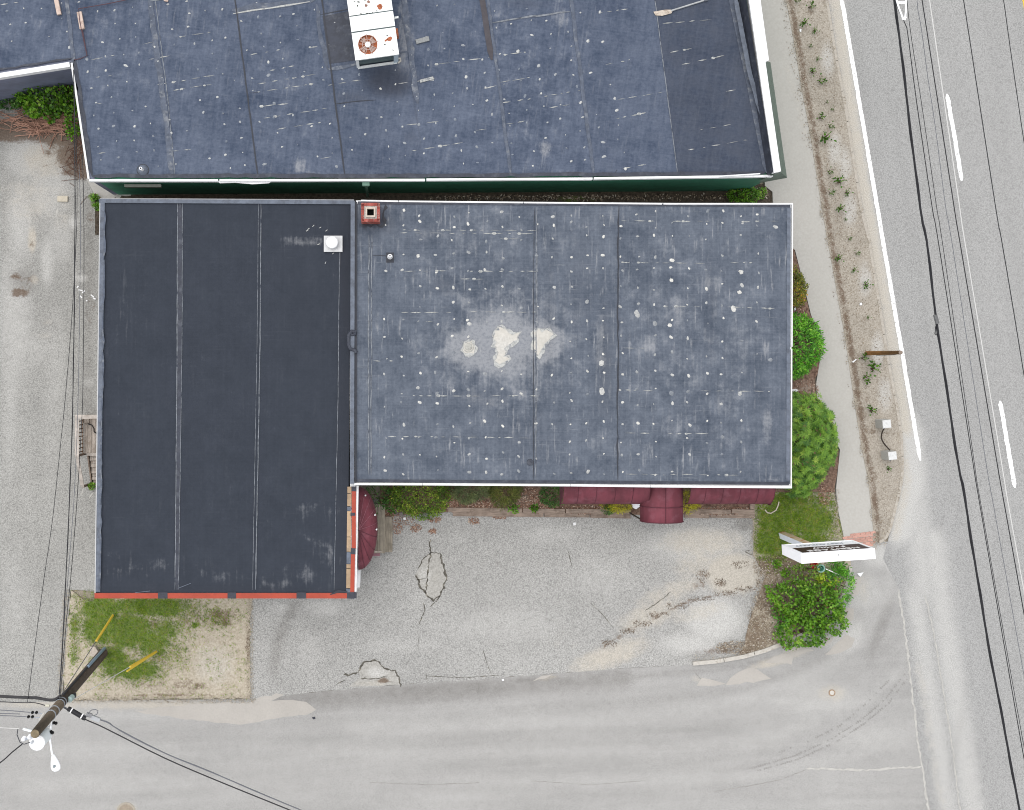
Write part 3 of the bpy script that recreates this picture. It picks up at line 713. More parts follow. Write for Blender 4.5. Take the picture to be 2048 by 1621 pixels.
# darker newer sheet beside the road front
sheet("membrane_sheet", [(sx(1310, -600), -600), (1410 - 40, -600), (1463, 0), (1533, 345), (sx(1310, 352), 352)], ZN + .002, M_roofN, ops_all + [('dark', 1400, 150, 4000, 4000, .55)], step=.2, parent=nb, attrs=RA)
# parapet of the road front: canted inner flashing, membrane lining, white cap, sloped apron outside
m = MB(); zt = ZN + .75
a0, a1 = P(1384, -600, ZN), P(1533, 347, ZN); b0, b1 = P(1410 - 12, -600, zt), P(1547, 345, zt)
m.add([a0, a1, b1, b0, a0 - Vector((0, 0, .2)), a1 - Vector((0, 0, .2)), b1 - Vector((0, 0, .9)), b0 - Vector((0, 0, .9))], [(0, 1, 2, 3), (4, 7, 6, 5), (0, 4, 5, 1), (1, 5, 6, 2), (2, 6, 7, 3), (3, 7, 4, 0)])
m.build("parapet", M_flash_d, nb)
lap(nb, [(1378, -600), (1461, -10), (1495, 150), (1534, 346)], .20, ZN + .02, M_seam_pale, "flashing_strip", .03, 5)
lap(nb, [(1470, -10), (1500, 150), (1526, 240)], .16, ZN + .22, M_flash, "flashing_strip", .05, 6, .05)
cap = MB()
poly = [(1397, -600), (1498, 0), (1548, 346), (1562, 343), (1548, 245), (1531, 124), (1538, 121), (1521, 0), (1430, -600)]
cap.prism([P2(x, y, zt + .05) for x, y in poly], zt - .22, zt + .05); cap.build("parapet_cap", M_white, nb)
sk = MB(); q = [P(1530, 122, ZN + .5), P(1560, 343, ZN + .5), P(1574, 356, 3.2), P(1541, 125, 3.2)]
th = Vector((0, 0, -.06)); sk.add(q + [v + th for v in q], [(0, 1, 2, 3), (7, 6, 5, 4), (0, 4, 5, 1), (1, 5, 6, 2), (2, 6, 7, 3), (3, 7, 4, 0)])
q = [P(1560, 343, ZN + .5), P(1520, 362, ZN - .4), P(1520, 366, 3.2), P(1574, 356, 3.2)]
sk.add(q + [v + th for v in q], [(0, 1, 2, 3), (7, 6, 5, 4), (0, 4, 5, 1), (1, 5, 6, 2), (2, 6, 7, 3), (3, 7, 4, 0)])
sk.build("sloped_apron", simple("grey_green_apron", c(112, 128, 116), .12, 3, .7), nb)
# southern edge: gravel stop, white fascia in lengths, torn piece
for a, b in (((178, 361), (436, 361)), ((439, 361), (850, 360)), ((853, 359.5), (1185, 357.5)), ((1188, 357), (1546, 352))):
    board(nb, "white_fascia", a, b, .075, ZN - .22, ZN + .04, M_white)
lap(nb, [(184, 352), (800, 352), (1530, 347)], .14, ZN + .03, M_flash_d, "edge_flashing", .15, 8)
m = MB(); m.prism([P2(x, y, ZN - .1) for x, y in [(433, 362), (440, 367), (470, 366), (505, 369), (538, 367), (545, 362)]], ZN - .13, ZN - .08); m.build("torn_fascia_strip", M_white, nb)
m = MB(); A = P(1440, 353, ZN + .1); B = P(1520, 348, ZN + .1); m.beam(A, B, .04, .05); m.build("loose_trim_strip", M_white, nb)
# west wing edges
board(nb, "white_fascia", (-400, 215), (139, 129), .17, ZN - .25, ZN + .05, M_white)
board(nb, "white_fascia", (143, 126), (177, 358), .07, ZN - .2, ZN + .05, M_white)
lap(nb, [(150, 122), (184, 352)], .14, ZN + .02, M_flash_d, "edge_flashing", .2, 9); lap(nb, [(-200, 172), (146, 116)], .07, ZN + .02, M_flash_d, "edge_flashing", .3, 10)
# seams and patches
for k, (x, mt, w) in enumerate([(300, M_seam_pale, .20), (470, M_seam_dk, .05), (644, M_seam_dk, .055), (976, M_seam_pale, .10), (1142, M_seam_pale, .12), (1310, M_seam_line, .03), (132, M_seam_pale, .14)]):
    y1 = 352 if x != 132 else 120
    lap(nb, [(sx(x, -300), -300), (sx(x, 0), 0), (sx(x, 180), 180), (sx(x, y1), y1)], w, ZN + .006, mt, "seam_strip", .15, 20 + k)
for k, (pts, w, mt) in enumerate([([(292, -60), (310, 60), (330, 200), (343, 352)], .025, M_seam_line), ([(302, -60), (318, 60), (336, 200), (350, 352)], .025, M_seam_line), ([(464, 22), (560, 8), (640, -6)], .24, M_seam_pale), ([(466, 27), (560, 13), (620, 4)], .05, M_chalk),
    ([(633, 8), (640, 60), (655, 140)], .16, M_seam_pale), ([(656, 138), (690, 132), (712, 128)], .16, M_seam_pale), ([(795, 108), (825, 103)], .16, M_seam_pale), ([(806, -20), (818, 80), (834, 208)], .20, M_seam_pale), ([(985, 46), (1060, 34), (1140, 23)], .06, M_seam_line),
    ([(670, 208), (720, 202), (752, 200)], .03, M_seam_dk), ([(640, 30), (680, 22), (700, 18)], .03, M_seam_dk), ([(300, 2), (420, -18)], .05, M_seam_line), ([(500, 187), (516, 185)], .03, M_seam_dk), ([(1228, 350), (1234, 340)], .04, M_seam_dk)]):
    lap(nb, pts, w, ZN + .009, mt, "seam_strip", .25, 40 + k)
lap(nb, [(962, -20), (972, 50), (984, 120)], .20, ZN + .010, simple("brown_patch", c(84, 80, 84), .15, 5, .8), "patch_strip", .05, 60)
m = MB(); m.prism([P2(x, y, ZN + .012) for x, y in [(645, 33), (702, 22), (716, 120), (658, 128)]], ZN, ZN + .012); m.build("patch", M_flash_d, nb)
rl = [((181, 120), (230, 111)), ((192, 155), (225, 151)), ((284, 89), (313, 83)), ((361, 74), (422, 65)), ((298, 119), (350, 110)), ((313, 171), (401, 155)), ((404, 154), (448, 148)), ((346, 181), (438, 167)), ((193, 208), (215, 206)), ((342, 303), (383, 299)), ((194, 308), (212, 305)), ((0, 10), (45, 4)),
      ((515, 168), (634, 149)), ((539, 142), (591, 131)), ((513, 185), (627, 168)), ((523, 213), (590, 206)), ((527, 237), (655, 217)), ((554, 259), (655, 243)), ((655, 171), (723, 160)), ((795, 168), (870, 158)), ((811, 251), (894, 241)), ((824, 302), (938, 283)), ((873, 129), (979, 115)), ((966, 178), (1008, 168)), ((951, 262), (985, 256)), ((500, 110), (560, 100)), ((640, 318), (665, 313)),
      ((1000, 206), (1070, 197)), ((1088, 193), (1161, 181)), ((1098, 216), (1166, 205)), ((1010, 249), (1062, 241)), ((1010, 110), (1052, 104)), ((1233, 238), (1293, 225)), ((1244, 338), (1293, 329)), ((1340, 106), (1384, 97)), ((1363, 130), (1456, 110)), ((1376, 301), (1495, 280)), ((1324, 48), (1427, 39)), ((1451, 183), (1479, 179)), ((1195, 27), (1256, 18)), ((1210, 130), (1260, 120)), ((1235, 200), (1325, 185)), ((1000, 165), (1060, 155)), ((1400, 260), (1470, 248)), ((620, 95), (660, 90))]
for i, (a, b) in enumerate(rl): ridge(nb, a, b, ZN + .008, i)
tag(RIDGE[nb.name].build("worn_ridges", M_chalk, nb), kind="stuff")
nbump = 0; r = random.Random(3)
for i in range(-6, 44):
    for j in range(-4, 17):
        u, v = i * 35.5 + r.uniform(-5, 5), j * 29 + r.uniform(-4, 4)
        x = 165 + u * .989 + v * .15; y = 60 - u * .148 + v * .989
        if x > 1450 + .19 * y or y > 343 or y < -40 or (x < 150 + .15 * (y - 124) + 20 and y > 100): continue
        if y < 134 and 690 < x < 806: continue
        if x < -30 or r.random() < .30 or nbump >= 299: continue
        bump(nb, x, y, ZN + .004, r.choice([1.3, 1.6, 1.9, 2.2, 2.8]), M_bumpN, r.uniform(.8, 1.5), r.uniform(-.3, .6)); nbump += 1
# roof vent pipe with collar
v = bpy.data.objects.new("roof_vent", None); _link(v, nb); w = P(286, 341, ZN)
m = MB(); m.lathe(w.x, w.y, [(.20, ZN), (.20, ZN + .03), (.13, ZN + .09), (.09, ZN + .12)], 18); m.build("flange", M_flash, v, True)
m = MB(); w2 = P(283.5, 338, ZN + .45); m.tube([(w.x, w.y, ZN + .05), (w.x, w.y, ZN + .45)], .055, 12); m.build("pipe", M_white, v)
m = MB(); m.tube([(w.x, w.y, ZN + .452), (w.x, w.y, ZN + .456)], .03, 10); m.build("mouth_shade_disc", M_seam_dk, v)  # dark disc on the closed pipe end, drawn for its shaded inside
m = MB(); m.lathe(w.x, w.y, [(.225, ZN + .004), (.225, ZN + .02)], 18); m.build("sealant_ring", M_seam_dk, v)
# things on the green wall
m = MB(); x0, x1 = P(728, 362, ZN).x, P(733, 362, ZN).x; yw = P(730, 360, ZN).y
m.box((x0 + x1) / 2 + .02, yw - .06, 1.9, .10, .08, 3.6); m.box((x0 + x1) / 2 + .02, yw - .10, ZN - .3, .26, .16, .22)
m.build("downspout", simple("pale_green_leader", c(128, 170, 150), .1, 4, .5), nb)
m = MB(); a, b = P(218, 362, 3.4), P(300, 362, 3.4); m.box((a.x + b.x) / 2 + .4, yw - .05, 2.9, 1.35, .1, .22); m.build("wall_vent", simple("vent_metal", c(168, 172, 160), .1, 4, .5), nb)

# ------------------------------------------------------------------ roofed low building (dark roof)
ZW = 3.7
wb = thing("workshop_building", "low building with dark smooth flat roof edged in orange red trim", "building", P(450, 800, 0))
WO = [(200, 398), (709, 402), (712, 1196), (188, 1196)]
wall_between(wb, WO, ZW, 0, ZW - .05, .2, [M_brickwall, None, M_white_wall, M_brickwall])
wall_between(wb, [(709, 402), (712, 1196)], ZW, 0, ZW - .05, .2, M_white_wall, False)
opsW = [('chalk', 420, 1148, 90, 16, .34, 10), ('chalk', 300, 1128, 70, 14, .32, 8), ('chalk', 470, 1160, 50, 10, .3, 20), ('chalk', 640, 1020, 70, 18, .34, -3), ('chalk', 655, 1120, 44, 14, .38, 28), ('chalk', 648, 1090, 44, 9, .32, 24), ('chalk', 260, 1140, 50, 8, .5, -5), ('chalk', 620, 482, 60, 9, .6), ('chalk', 560, 1170, 60, 9, .45), ('chalk', 250, 640, 30, 120, .15),
        ('dark', 600, 600, 60, 200, .25), ('dark', 450, 1175, 240, 14, .4), ('dark', 690, 560, 16, 150, .6), ('dark', 240, 900, 40, 200, .2), ('chalk', 600, 1160, 50, 30, .3)]
for i, (xa, xb, xa2, xb2) in enumerate([(203, 356, 190, 351), (356, 520, 351, 511), (520, 680, 511, 668), (680, 703, 668, 695)]):
    sheet("membrane_sheet", [(xa, 402), (xb, 402), (xb2, 1186), (xa2, 1186)], ZW + (.004 if i % 2 else 0), M_roofW, opsW + ([('dark', 690, 800, 3000, 3000, .45)] if i == 3 else []), step=.2, parent=wb, attrs=RA)
for k, (pts, w, mt) in enumerate([([(355, 404), (354, 700), (350, 1180)], .028, M_seam_line), ([(365, 404), (364, 700), (357, 1180)], .018, M_seam_line), ([(522, 404), (520, 700), (511, 1180)], .03, M_seam_line), ([(517, 404), (514, 700), (505, 1180)], .016, M_seam_line), ([(679, 500), (676, 800), (668, 1180)], .02, M_seam_line), ([(682, 480), (680, 540)], .03, M_seam_dk)]):
    lap(wb, pts, w, ZW + .008, mt, "seam_strip", .22, 70 + k)
lap(wb, [(360, 404), (359, 700), (354, 1180)], .16, ZW + .006, M_flash_d, "seam_cover", .02, 77)
board(wb, "edge_flashing", (198, 402), (708, 405), .14, ZW - .1, ZW + .07, M_flash)
board(wb, "edge_flashing", (205, 404), (196, 1184), .16, ZW - .1, ZW + .06, M_flash)
for k, (ya, yb) in enumerate([(420, 520), (520, 700), (700, 860), (860, 1010), (1010, 1180)]):
    lap(wb, [(210 - (ya - 400) * .0125, ya), (209 - (yb - 400) * .0125, yb)], .05, ZW + .08, M_seam_pale, "sealant_bead", .6, 80 + k)
board(wb, "drip_edge", (200, 399), (190, 1190), .035, ZW - .15, ZW + .03, simple("pale_drip", c(222, 222, 222), .06, 4, .6)); board(wb, "drip_edge", (200, 397.5), (708, 400.5), .035, ZW - .15, ZW + .03, simple("grey_drip", c(176, 176, 178), .1, 5, .5))
M_red = simple("orange_red_trim", c(184, 70, 44), .12, 3, .5, dirt=c(150, 60, 44), dirt_amt=.3)
for a, b in (((189, 1192), (316, 1192)), ((335, 1192), (455, 1192)), ((472, 1192), (593, 1192)), ((612, 1192), (694, 1192))):
    board(wb, "red_trim", a, b, .195, ZW - .25, ZW + .04, M_red)
for a, b in (((316, 1191.5), (335, 1191.5)), ((455, 1191.5), (472, 1191.5)), ((593, 1191.5), (612, 1191.5)), ((694, 1191.5), (713, 1191.5))):
    board(wb, "tape_patch", a, b, .22, ZW - .2, ZW + .05, M_tape)
for a, b in (((707.5, 982), (707.5, 1098)), ((706, 1108), (704.5, 1186))):
    board(wb, "red_trim", a, b, .15, ZW - .25, ZW + .04, M_red)
for a, b in (((707.5, 974), (707.5, 983)), ((706.5, 1097), (706, 1109)), ((705.5, 1026), (705.5, 1032)), ((704, 1185), (704, 1198))):
    board(wb, "tape_patch", a, b, .17, ZW - .21, ZW + .057, M_tape)
M_tan = simple("weathered_nailer_board", c(196, 168, 136), .2, 3, .8, orand=.12, dirt=c(130, 120, 110), dirt_amt=.5)
yy = 974
for k, l in enumerate([14, 26, 9, 52, 30, 24, 9, 40, 10]):
    x = 699 - (yy - 974) * .012
    board(wb, "nailer_board", (x, yy), (x - l * .012, yy + l - 1.2), .15, ZW - .05, ZW + .03, M_tan if k % 3 != 2 else M_flash); yy += l
board(wb, "white_fascia", (715, 972), (710.5, 1198), .075, ZW - .35, ZW - .02, M_white)
lap(wb, [(660, 1188), (676, 1184), (694, 1186)], .12, ZW + .05, M_seam_dk, "sealant_bead", .3, 91); m = MB()
for i, (pts) in enumerate([[(356, 1178), (382, 1167)], [(270, 1186), (300, 1182)]]): lap(wb, pts, .06, ZW + .02, M_flash, "loose_strip", .3, 93 + i)
# roof vent: white flange and round cap
v = bpy.data.objects.new("roof_vent", None); _link(v, wb); a = P(666.5, 488.5, ZW)
m = MB(); m.box(a.x, a.y, ZW + .05, 37 * .0182, 32 * .0182, .09); m.build("flange", M_white_dull, v)
m = MB(); m.lathe(a.x - .03, a.y + .03, [(.17, ZW + .09), (.17, ZW + .24), (.225, ZW + .25), (.225, ZW + .30), (.20, ZW + .34), (.05, ZW + .36)], 24); m.build("vent_cap", M_white, v)
for i, (x, y) in enumerate([(612, 463), (625, 454), (638, 457), (651, 463), (635, 490), (650, 528), (664, 509), (615, 460)]):
    A = P(x, y, ZW + .012); m = MB(); t = random.uniform(.3, 1.2)
    m.beam(A, A + Vector((math.cos(t) * .09, math.sin(t) * .09, 0)), .025, .012); m.build("caulk_scrap", M_chalk, wb)

# ------------------------------------------------------------------ east building with weathered roof and awnings
ZE = 4.0
eb = thing("restaurant_building", "flat roofed building with chalky spotted grey roof, brick chimney and maroon awnings", "building", P(1140, 690, 0))
EO = [(712, 401), (1585, 408), (1583, 974), (708, 968)]
wall_between(eb, EO, ZE, 0, ZE - .05, .2, M_white_wall)
opsE = [('chalk', 1010, 690, 170, 140, .58), ('chalk', 1360, 640, 200, 200, .34), ('chalk', 950, 480, 150, 70, .36), ('chalk', 900, 900, 160, 50, .25), ('chalk', 1430, 850, 140, 90, .3), ('chalk', 1000, 690, 84, 66, 1.25), ('chalk', 934, 696, 46, 44, 1.15), ('chalk', 1085, 686, 44, 48, 1.15), ('chalk', 1010, 630, 60, 30, .6), ('chalk', 1000, 740, 40, 30, .6), ('dark', 890, 570, 30, 24, .35), ('dark', 860, 470, 30, 30, .3), ('dark', 1160, 560, 30, 120, .3), ('dark', 1210, 720, 20, 130, .4), ('dark', 1420, 600, 16, 160, .3), ('dark', 1060, 880, 80, 60, .25),
        ('dark', 760, 600, 30, 40, .2), ('chalk', 1300, 650, 80, 80, .35), ('chalk', 1200, 690, 14, 60, .75), ('chalk', 1300, 690, 16, 30, .7), ('chalk', 1360, 620, 12, 30, .55), ('chalk', 1450, 800, 30, 40, .5), ('chalk', 1535, 850, 10, 40, .8), ('chalk', 1340, 855, 30, 30, .45), ('chalk', 960, 480, 60, 40, .35), ('chalk', 900, 530, 14, 40, .4), ('chalk', 1060, 560, 20, 60, .35), ('dark', 960, 800, 60, 30, .3),
        ('dark', 780, 450, 20, 24, .3), ('chalk', 1250, 560, 16, 80, .3), ('dark', 1100, 640, 14, 160, .3), ('chalk', 1480, 560, 40, 60, .3), ('chalk', 1545, 960, 20, 8, .6), ('dark', 735, 452, 22, 8, .9), ('dark', 766, 445, 8, 12, .8), ('chalk', 1190, 880, 20, 50, .35), ('chalk', 1400, 560, 70, 30, .4), ('chalk', 1300, 760, 60, 40, .35), ('chalk', 1480, 700, 60, 80, .35), ('chalk', 860, 520, 40, 60, .35), ('chalk', 1130, 470, 60, 40, .3), ('chalk', 880, 470, 70, 14, .4), ('chalk', 1000, 930, 120, 30, .25)]
for i, (xa, xb) in enumerate([(713, 741), (741, 1073), (1073, 1237), (1237, 1581)]):
    f = lambda x: 408 + (x - 712) * .006
    sheet("membrane_sheet", [(xa, f(xa)), (xb, f(xb)), (xb - 1, 962 + (xb - 712) * .007), (xa - 1, 962 + (xa - 712) * .007)], ZE + (.004 if i % 2 else 0), M_roofE, opsE, step=.16, parent=eb, attrs=RA)
for k, (pts, w, mt) in enumerate([([(738, 470), (737, 700), (737, 950)], .035, M_seam_line), ([(743.5, 470), (743, 700), (742, 950)], .03, M_seam_line), ([(1073, 415), (1073, 560), (1071, 960)], .03, M_seam_line), ([(1069, 415), (1067, 560), (1067, 960)], .02, M_seam_dk), ([(1237, 412), (1236, 600), (1235, 960)], .045, M_seam_dk), ([(745, 512), (772, 513)], .05, M_seam_dk)]):
    lap(eb, pts, w, ZE + .008, mt, "seam_strip", .5, 100 + k)
for a, b in (((722, 401.5), (796, 403)), ((798, 403), (1046, 405.5)), ((1048, 405.5), (1324, 408)), ((1327, 408), (1586, 408))):
    board(eb, "white_fascia", a, b, .055, ZE - .25, ZE + .03, M_white)
for a, b in (((708, 968.5), (845, 969)), ((846, 969), (1140, 971)), ((1141, 971), (1300, 973)), ((1301, 973), (1584, 975))):
    board(eb, "white_fascia", a, b, .08, ZE - .25, ZE + .03, M_white)
board(eb, "white_fascia", (1585, 408), (1584, 694), .042, ZE - .26, ZE + .034, M_white); board(eb, "white_fascia", (1583.5, 699), (1582.5, 975), .042, ZE - .26, ZE + .034, M_white)
board(eb, "edge_flashing", (712, 962), (1578, 967.5), .11, ZE - .02, ZE + .025, M_flash_d); board(eb, "edge_flashing", (716, 406), (1580, 412), .10, ZE - .02, ZE + .02, M_flash_d)
board(eb, "edge_flashing", (1578, 416), (1576, 962), .13, ZE - .025, ZE + .03, M_flash)
board(eb, "parapet", (705.5, 402), (704, 968), .15, ZW - .1, ZE + .12, M_flash); board(eb, "edge_flashing", (712, 404), (711, 966), .075, ZE - .02, ZE + .06, M_seam_dk)
m = MB(); z = ZE + .14
m.tube([P(x, y, z) for x, y in [(712, 668), (704, 670), (698, 664), (703, 661), (697, 668)]], .05, 8)
m.tube([P(x, y, z) for x, y in [(713, 664), (703, 663), (697.5, 670), (697, 690), (700, 698), (710, 701), (713, 706)]], .065, 8); m.build("gas_pipe", M_flash_d, eb, True)
# chimney: bricks laid in courses, clay flue
chim = bpy.data.objects.new("chimney", None); _link(chim, eb)
M_brick = simple("chimney_brick", c(164, 80, 70), .22, 9, .85, orand=.35, dirt=c(220, 200, 190), dirt_amt=.55)
M_mortar = simple("mortar", c(206, 196, 188), .2, 12, .9)
zc = ZE + .75; ctr = P(741, 425, zc); W_ = 38 * (1 - zc / HCAM) / PXM
mm = MB()
for dx, dy, sx_, sy_ in ((-.5, 0, .2, 1), (.5, 0, .2, 1), (0, -.5, .6, .2), (0, .5, .6, .2)):
    mm.box(ctr.x + dx * (W_ - .20), ctr.y + dy * (W_ - .20), (ZE + zc) / 2 - .01, (.18 if abs(dx) > 0 else W_ - .39), (.18 if abs(dy) > 0 else W_ - .03), zc - ZE - .02)
mm.build("core", M_mortar, chim)
bm_ = {}
def brick(x, y, z, l, w, rz):
    key = round(l, 3)
    if key not in bm_:
        q = MB(); q.box(0, 0, 0, l, w, .065); me = bpy.data.meshes.new("brick"); me.from_pydata(q.v, [], q.f); me.materials.append(M_brick); bm_[key] = me
    o = bpy.data.objects.new("brick", bm_[key]); _link(o, chim); o.location = Vector((x, y, z)) - ORG[o.name]; o.rotation_euler = (0, 0, rz + random.uniform(-.01, .01))
nc = 10
for cidx in range(nc):
    z = ZE + .04 + cidx * .0765; off = (cidx % 2) * .10
    for s in range(4):
        for k in range(3):
            l = .2 if not (k == 0 and off) else .2
            t = -W_ / 2 + .11 + k * (W_ - .22) / 2 * .92 + off * .3
            h = W_ / 2 - .055
            x, y, rz = [(t, -h, 0), (h, t, math.pi / 2), (-t, h, 0), (-h, -t, math.pi / 2)][s]
            brick(ctr.x + x, ctr.y + y, z, .2, .105, rz)
q = MB(); fo, fi, ht = .17, .12, zc + .04
for dx, dy in ((1, 0), (-1, 0), (0, 1), (0, -1)):
    q.box(ctr.x + dx * (fo + fi) / 2, ctr.y + dy * (fo + fi) / 2 , zc - .1, (fo - fi) if dx else 2 * fi, (fo - fi) if dy else 2 * fo, .32)
q.build("flue_liner", simple("clay_flue", c(222, 206, 190), .1, 8, .8), chim)
q = MB(); q.box(ctr.x, ctr.y, ZE + .25, .30, .30, .4); q.build("flue_floor", simple("flue_black", (.004, .004, .004, 1), .1, 5, 1), chim)  # near-black block closing the flue below its liner
q = ribbon([(724, 452), (742, 450), (764, 454), (768, 440), (769, 410)], .10, ZE + .012, .6, .1, 5); q.build("tar_patch", M_seam_dk, eb)
# vent pipe with boot, drain, residue
v = bpy.data.objects.new("vent_pipe", None); _link(v, eb); a = P(780, 514, ZE)
m = MB(); m.box(a.x, a.y - .03, ZE + .012, .27, .36, .012); m.build("boot", M_seam_dk, v)
m = MB(); m.lathe(a.x, a.y, [(.10, ZE + .02), (.07, ZE + .12), (.062, ZE + .4), (.03, ZE + .4), (.03, ZE + .25)], 14); m.build("pipe", M_white, v)
v = bpy.data.objects.new("roof_drain", None); _link(v, eb); a = P(937, 694, ZE)
m = MB(); m.lathe(a.x, a.y, [(.22, ZE + .01), (.20, ZE + .018), (.14, ZE + .012), (.13, ZE + .03), (.10, ZE + .05), (.03, ZE + .055)], 18); m.build("drain_dome", simple("drain_metal", c(190, 188, 180), .2, 12, .7), v, True)
m = MB(); a = P(1060, 925, ZE); m.lathe(a.x, a.y, [(.12, ZE + .01), (.11, ZE + .05), (.05, ZE + .06)], 12); m.build("roof_drain", M_flash_d, eb)
M_resid = ground_mat("dried_residue", c(204, 199, 190), c(236, 231, 221), .6, .14, 12)
def resid(pts, rim):
    sheet("dried_residue", pts, ZE + .014, M_resid, [('light', 1010, 690, 60, 20, .6)], step=.2, parent=eb, wobble=.03)
    ribbon(pts + [pts[0]], .09, ZE + .018, .8, .1, 3).build("residue_rim", M_chalk, eb)
resid([(984, 672), (996, 652), (1012, 660), (1026, 668), (1040, 666), (1034, 680), (1022, 690), (1012, 700), (1010, 712), (1020, 718), (1010, 728), (998, 732), (990, 722), (997, 706), (988, 692)], 0)
resid([(1064, 664), (1072, 658), (1090, 658), (1110, 670), (1098, 680), (1086, 694), (1080, 716), (1070, 704), (1064, 690), (1068, 678)], 0)
resid([(928, 684), (938, 680), (950, 682), (950, 696), (948, 708), (932, 710), (925, 700)], 0)
for i, (a, b) in enumerate([((805, 460), (843, 461)), ((872, 461), (1077, 461)), ((807, 543), (906, 542)), ((939, 543), (1077, 543)), ((802, 625), (903, 625)), ((939, 624), (1077, 625)), ((825, 792), (1079, 792)), ((775, 873), (1066, 876)), ((1242, 442), (1315, 443)), ((1345, 443), (1420, 443)), ((1486, 444), (1520, 443)), ((1538, 443), (1560, 443)),
        ((1245, 525), (1300, 526)), ((1310, 526), (1415, 527)), ((1460, 526), (1505, 526)), ((1330, 613), (1400, 614)), ((1455, 614), (1550, 618)), ((1245, 696), (1290, 697)), ((1250, 780), (1310, 782)), ((1400, 782), (1540, 783)), ((1250, 866), (1300, 867)), ((1335, 868), (1420, 868)), ((1250, 948), (1330, 950)), ((1340, 949), (1480, 951)), ((1000, 478), (1046, 478)), ((920, 559), (970, 558)), ((746, 722), (786, 723)), ((800, 466), (1070, 468)), ((850, 643), (866, 643))]):
    ridge(eb, a, b, ZE + .008, 200 + i, .05)
tag(RIDGE[eb.name].build("worn_ridges", M_chalk, eb), kind="stuff")
r = random.Random(11); nb_e = 0
colsx = [771, 805, 839, 873, 906, 938, 972, 1006, 1040, 1075, 1106, 1142, 1174, 1207, 1243, 1276, 1310, 1344, 1377, 1413, 1445, 1483, 1515, 1548]
rowsy = [428, 449, 477, 511, 541, 575, 610, 643, 678, 711, 745, 782, 808, 848, 880, 912, 946]
for xi, x in enumerate(colsx):
    for y in rowsy:
        if r.random() < .19 or nb_e >= 295: continue
        xx, yy_ = x + r.uniform(-3, 3), y + r.uniform(-7, 7)
        if math.hypot(xx - 1005, yy_ - 692) < 45 or math.hypot(xx - 1085, yy_ - 685) < 30 or math.hypot(xx - 741, yy_ - 425) < 34 or math.hypot(xx - 780, yy_ - 514) < 16: continue
        rr = r.choice([1.7, 2.0, 2.2, 2.5, 2.8, 3.1]) * (1.3 if r.random() < .08 else 1)
        bump(eb, xx, yy_, ZE + .004, rr, M_bumpE, r.uniform(.85, 1.25), r.uniform(0, 3)); nb_e += 1
for x, y, rr in [(1344, 521, 6), (1343, 561, 5.5), (1413, 578, 5), (1483, 545, 6), (1479, 585, 6), (1204, 783, 9), (1343, 787, 7), (1310, 648, 7), (1340, 651, 6), (1541, 720, 6), (1467, 618, 8), (1274, 628, 9), (939, 648, 6), (1203, 727, 8), (1551, 454, 6), (1480, 788, 6), (836, 776, 5)]:
    bump(eb, x, y, ZE + .004, rr * .62, M_bumpE, 1.25, random.uniform(0, 3))
# awning along the front: sloped fabric with seams, a barrel porch in the middle
M_maroon = simple("maroon_fabric", c(124, 60, 72), .10, 2.2, .75, grain=(3, .6, 1), dirt=c(150, 96, 108), dirt_amt=.4)
M_maroon_d = simple("maroon_hem", c(100, 48, 60), .1, 5, .8)
aw = bpy.data.objects.new("front_awning", None); _link(aw, eb)
yw = P(1300, 972, ZE).y
def awn(xa, xb):
    """one bay of curved awning from wall (z 3.35) to hem (z 2.35); px measured at the hem"""
    A, B = P(xa, 1004, 2.5), P(xb, 1004, 2.5); m = MB(); vs, fs = [], []; n = 7; th = .02
    prof = [(math.sin(t * math.pi / 2) * 1.0, 2.45 + math.cos(t * math.pi / 2) * .85) for t in [i / (n - 1) for i in range(n)]]
    for d in (0, -th):
        for x in (A.x, B.x):
            for o_, z in prof: vs.append((x, yw - .03 - o_ * (abs(P(xa, 1008, 2.45).y - yw) - .03), z + d))
    for i in range(n - 1):
        fs += [(i, i + 1, n + i + 1, n + i), (2 * n + i, 3 * n + i, 3 * n + i + 1, 2 * n + i + 1)]
    fs += [(i, n + i, 3 * n + i, 2 * n + i) for i in (0,)] + [(n - 1, 3 * n - 1, 4 * n - 1, 2 * n - 1)]
    m.add(vs, fs)
    y = yw - .03 - (abs(P(xa, 1008, 2.45).y - yw) - .03)
    m.box((A.x + B.x) / 2, y - .006, 2.34, B.x - A.x - .004, .012, .22)
    o = m.build("fabric_panel", M_maroon, aw, True)
    m = MB(); m.tube([(B.x, yw - .03 - o_ * (abs(P(xa, 1008, 2.45).y - yw) - .03), z + .004) for o_, z in prof], .011, 5); m.build("seam_piping", M_maroon_d, aw)
    return o
xs = [1122, 1151, 1187, 1224, 1259, 1292]
for a, b in zip(xs[:-1], xs[1:]): awn(a, b)
xs = [1372, 1402, 1436, 1470, 1505, 1538]
for a, b in zip(xs[:-1], xs[1:]): awn(a, b)
m = MB()
for x in (1122, 1538):
    A = P(x, 1004, 2.5); sgn = -1 if x < 1300 else 1
    m.prism([(yw - .03, 2.3), (yw - .03, 3.3), (yw - .5, 3.1), (yw - .85, 2.6), (yw - .86, 2.3)], A.x + sgn * .012, A.x + sgn * .03)
m.v = [(z, x, y) for x, y, z in m.v]
m.build("end_panel", M_maroon_d, aw)
m = MB(); vs, fs = [], []; n = 15
xL, xR = P(1281, 1044, 2.55).x, P(1366, 1044, 2.55).x; yF = P(1322, 1046, 2.9).y; cx_ = (xL + xR) / 2; hw = (xR - xL) / 2
ys = [yw - .03, yw - .4, yw - .87, (yw + yF) / 2 - .35, yF]
for th in (0, -.02):
    for y in ys:
        for i in range(n):
            a = math.pi * i / (n - 1); vs.append((cx_ - hw * math.cos(a) * (1 + th / 2), y, 2.45 + .78 * math.sin(a) ** .9 + th))
ny = len(ys)
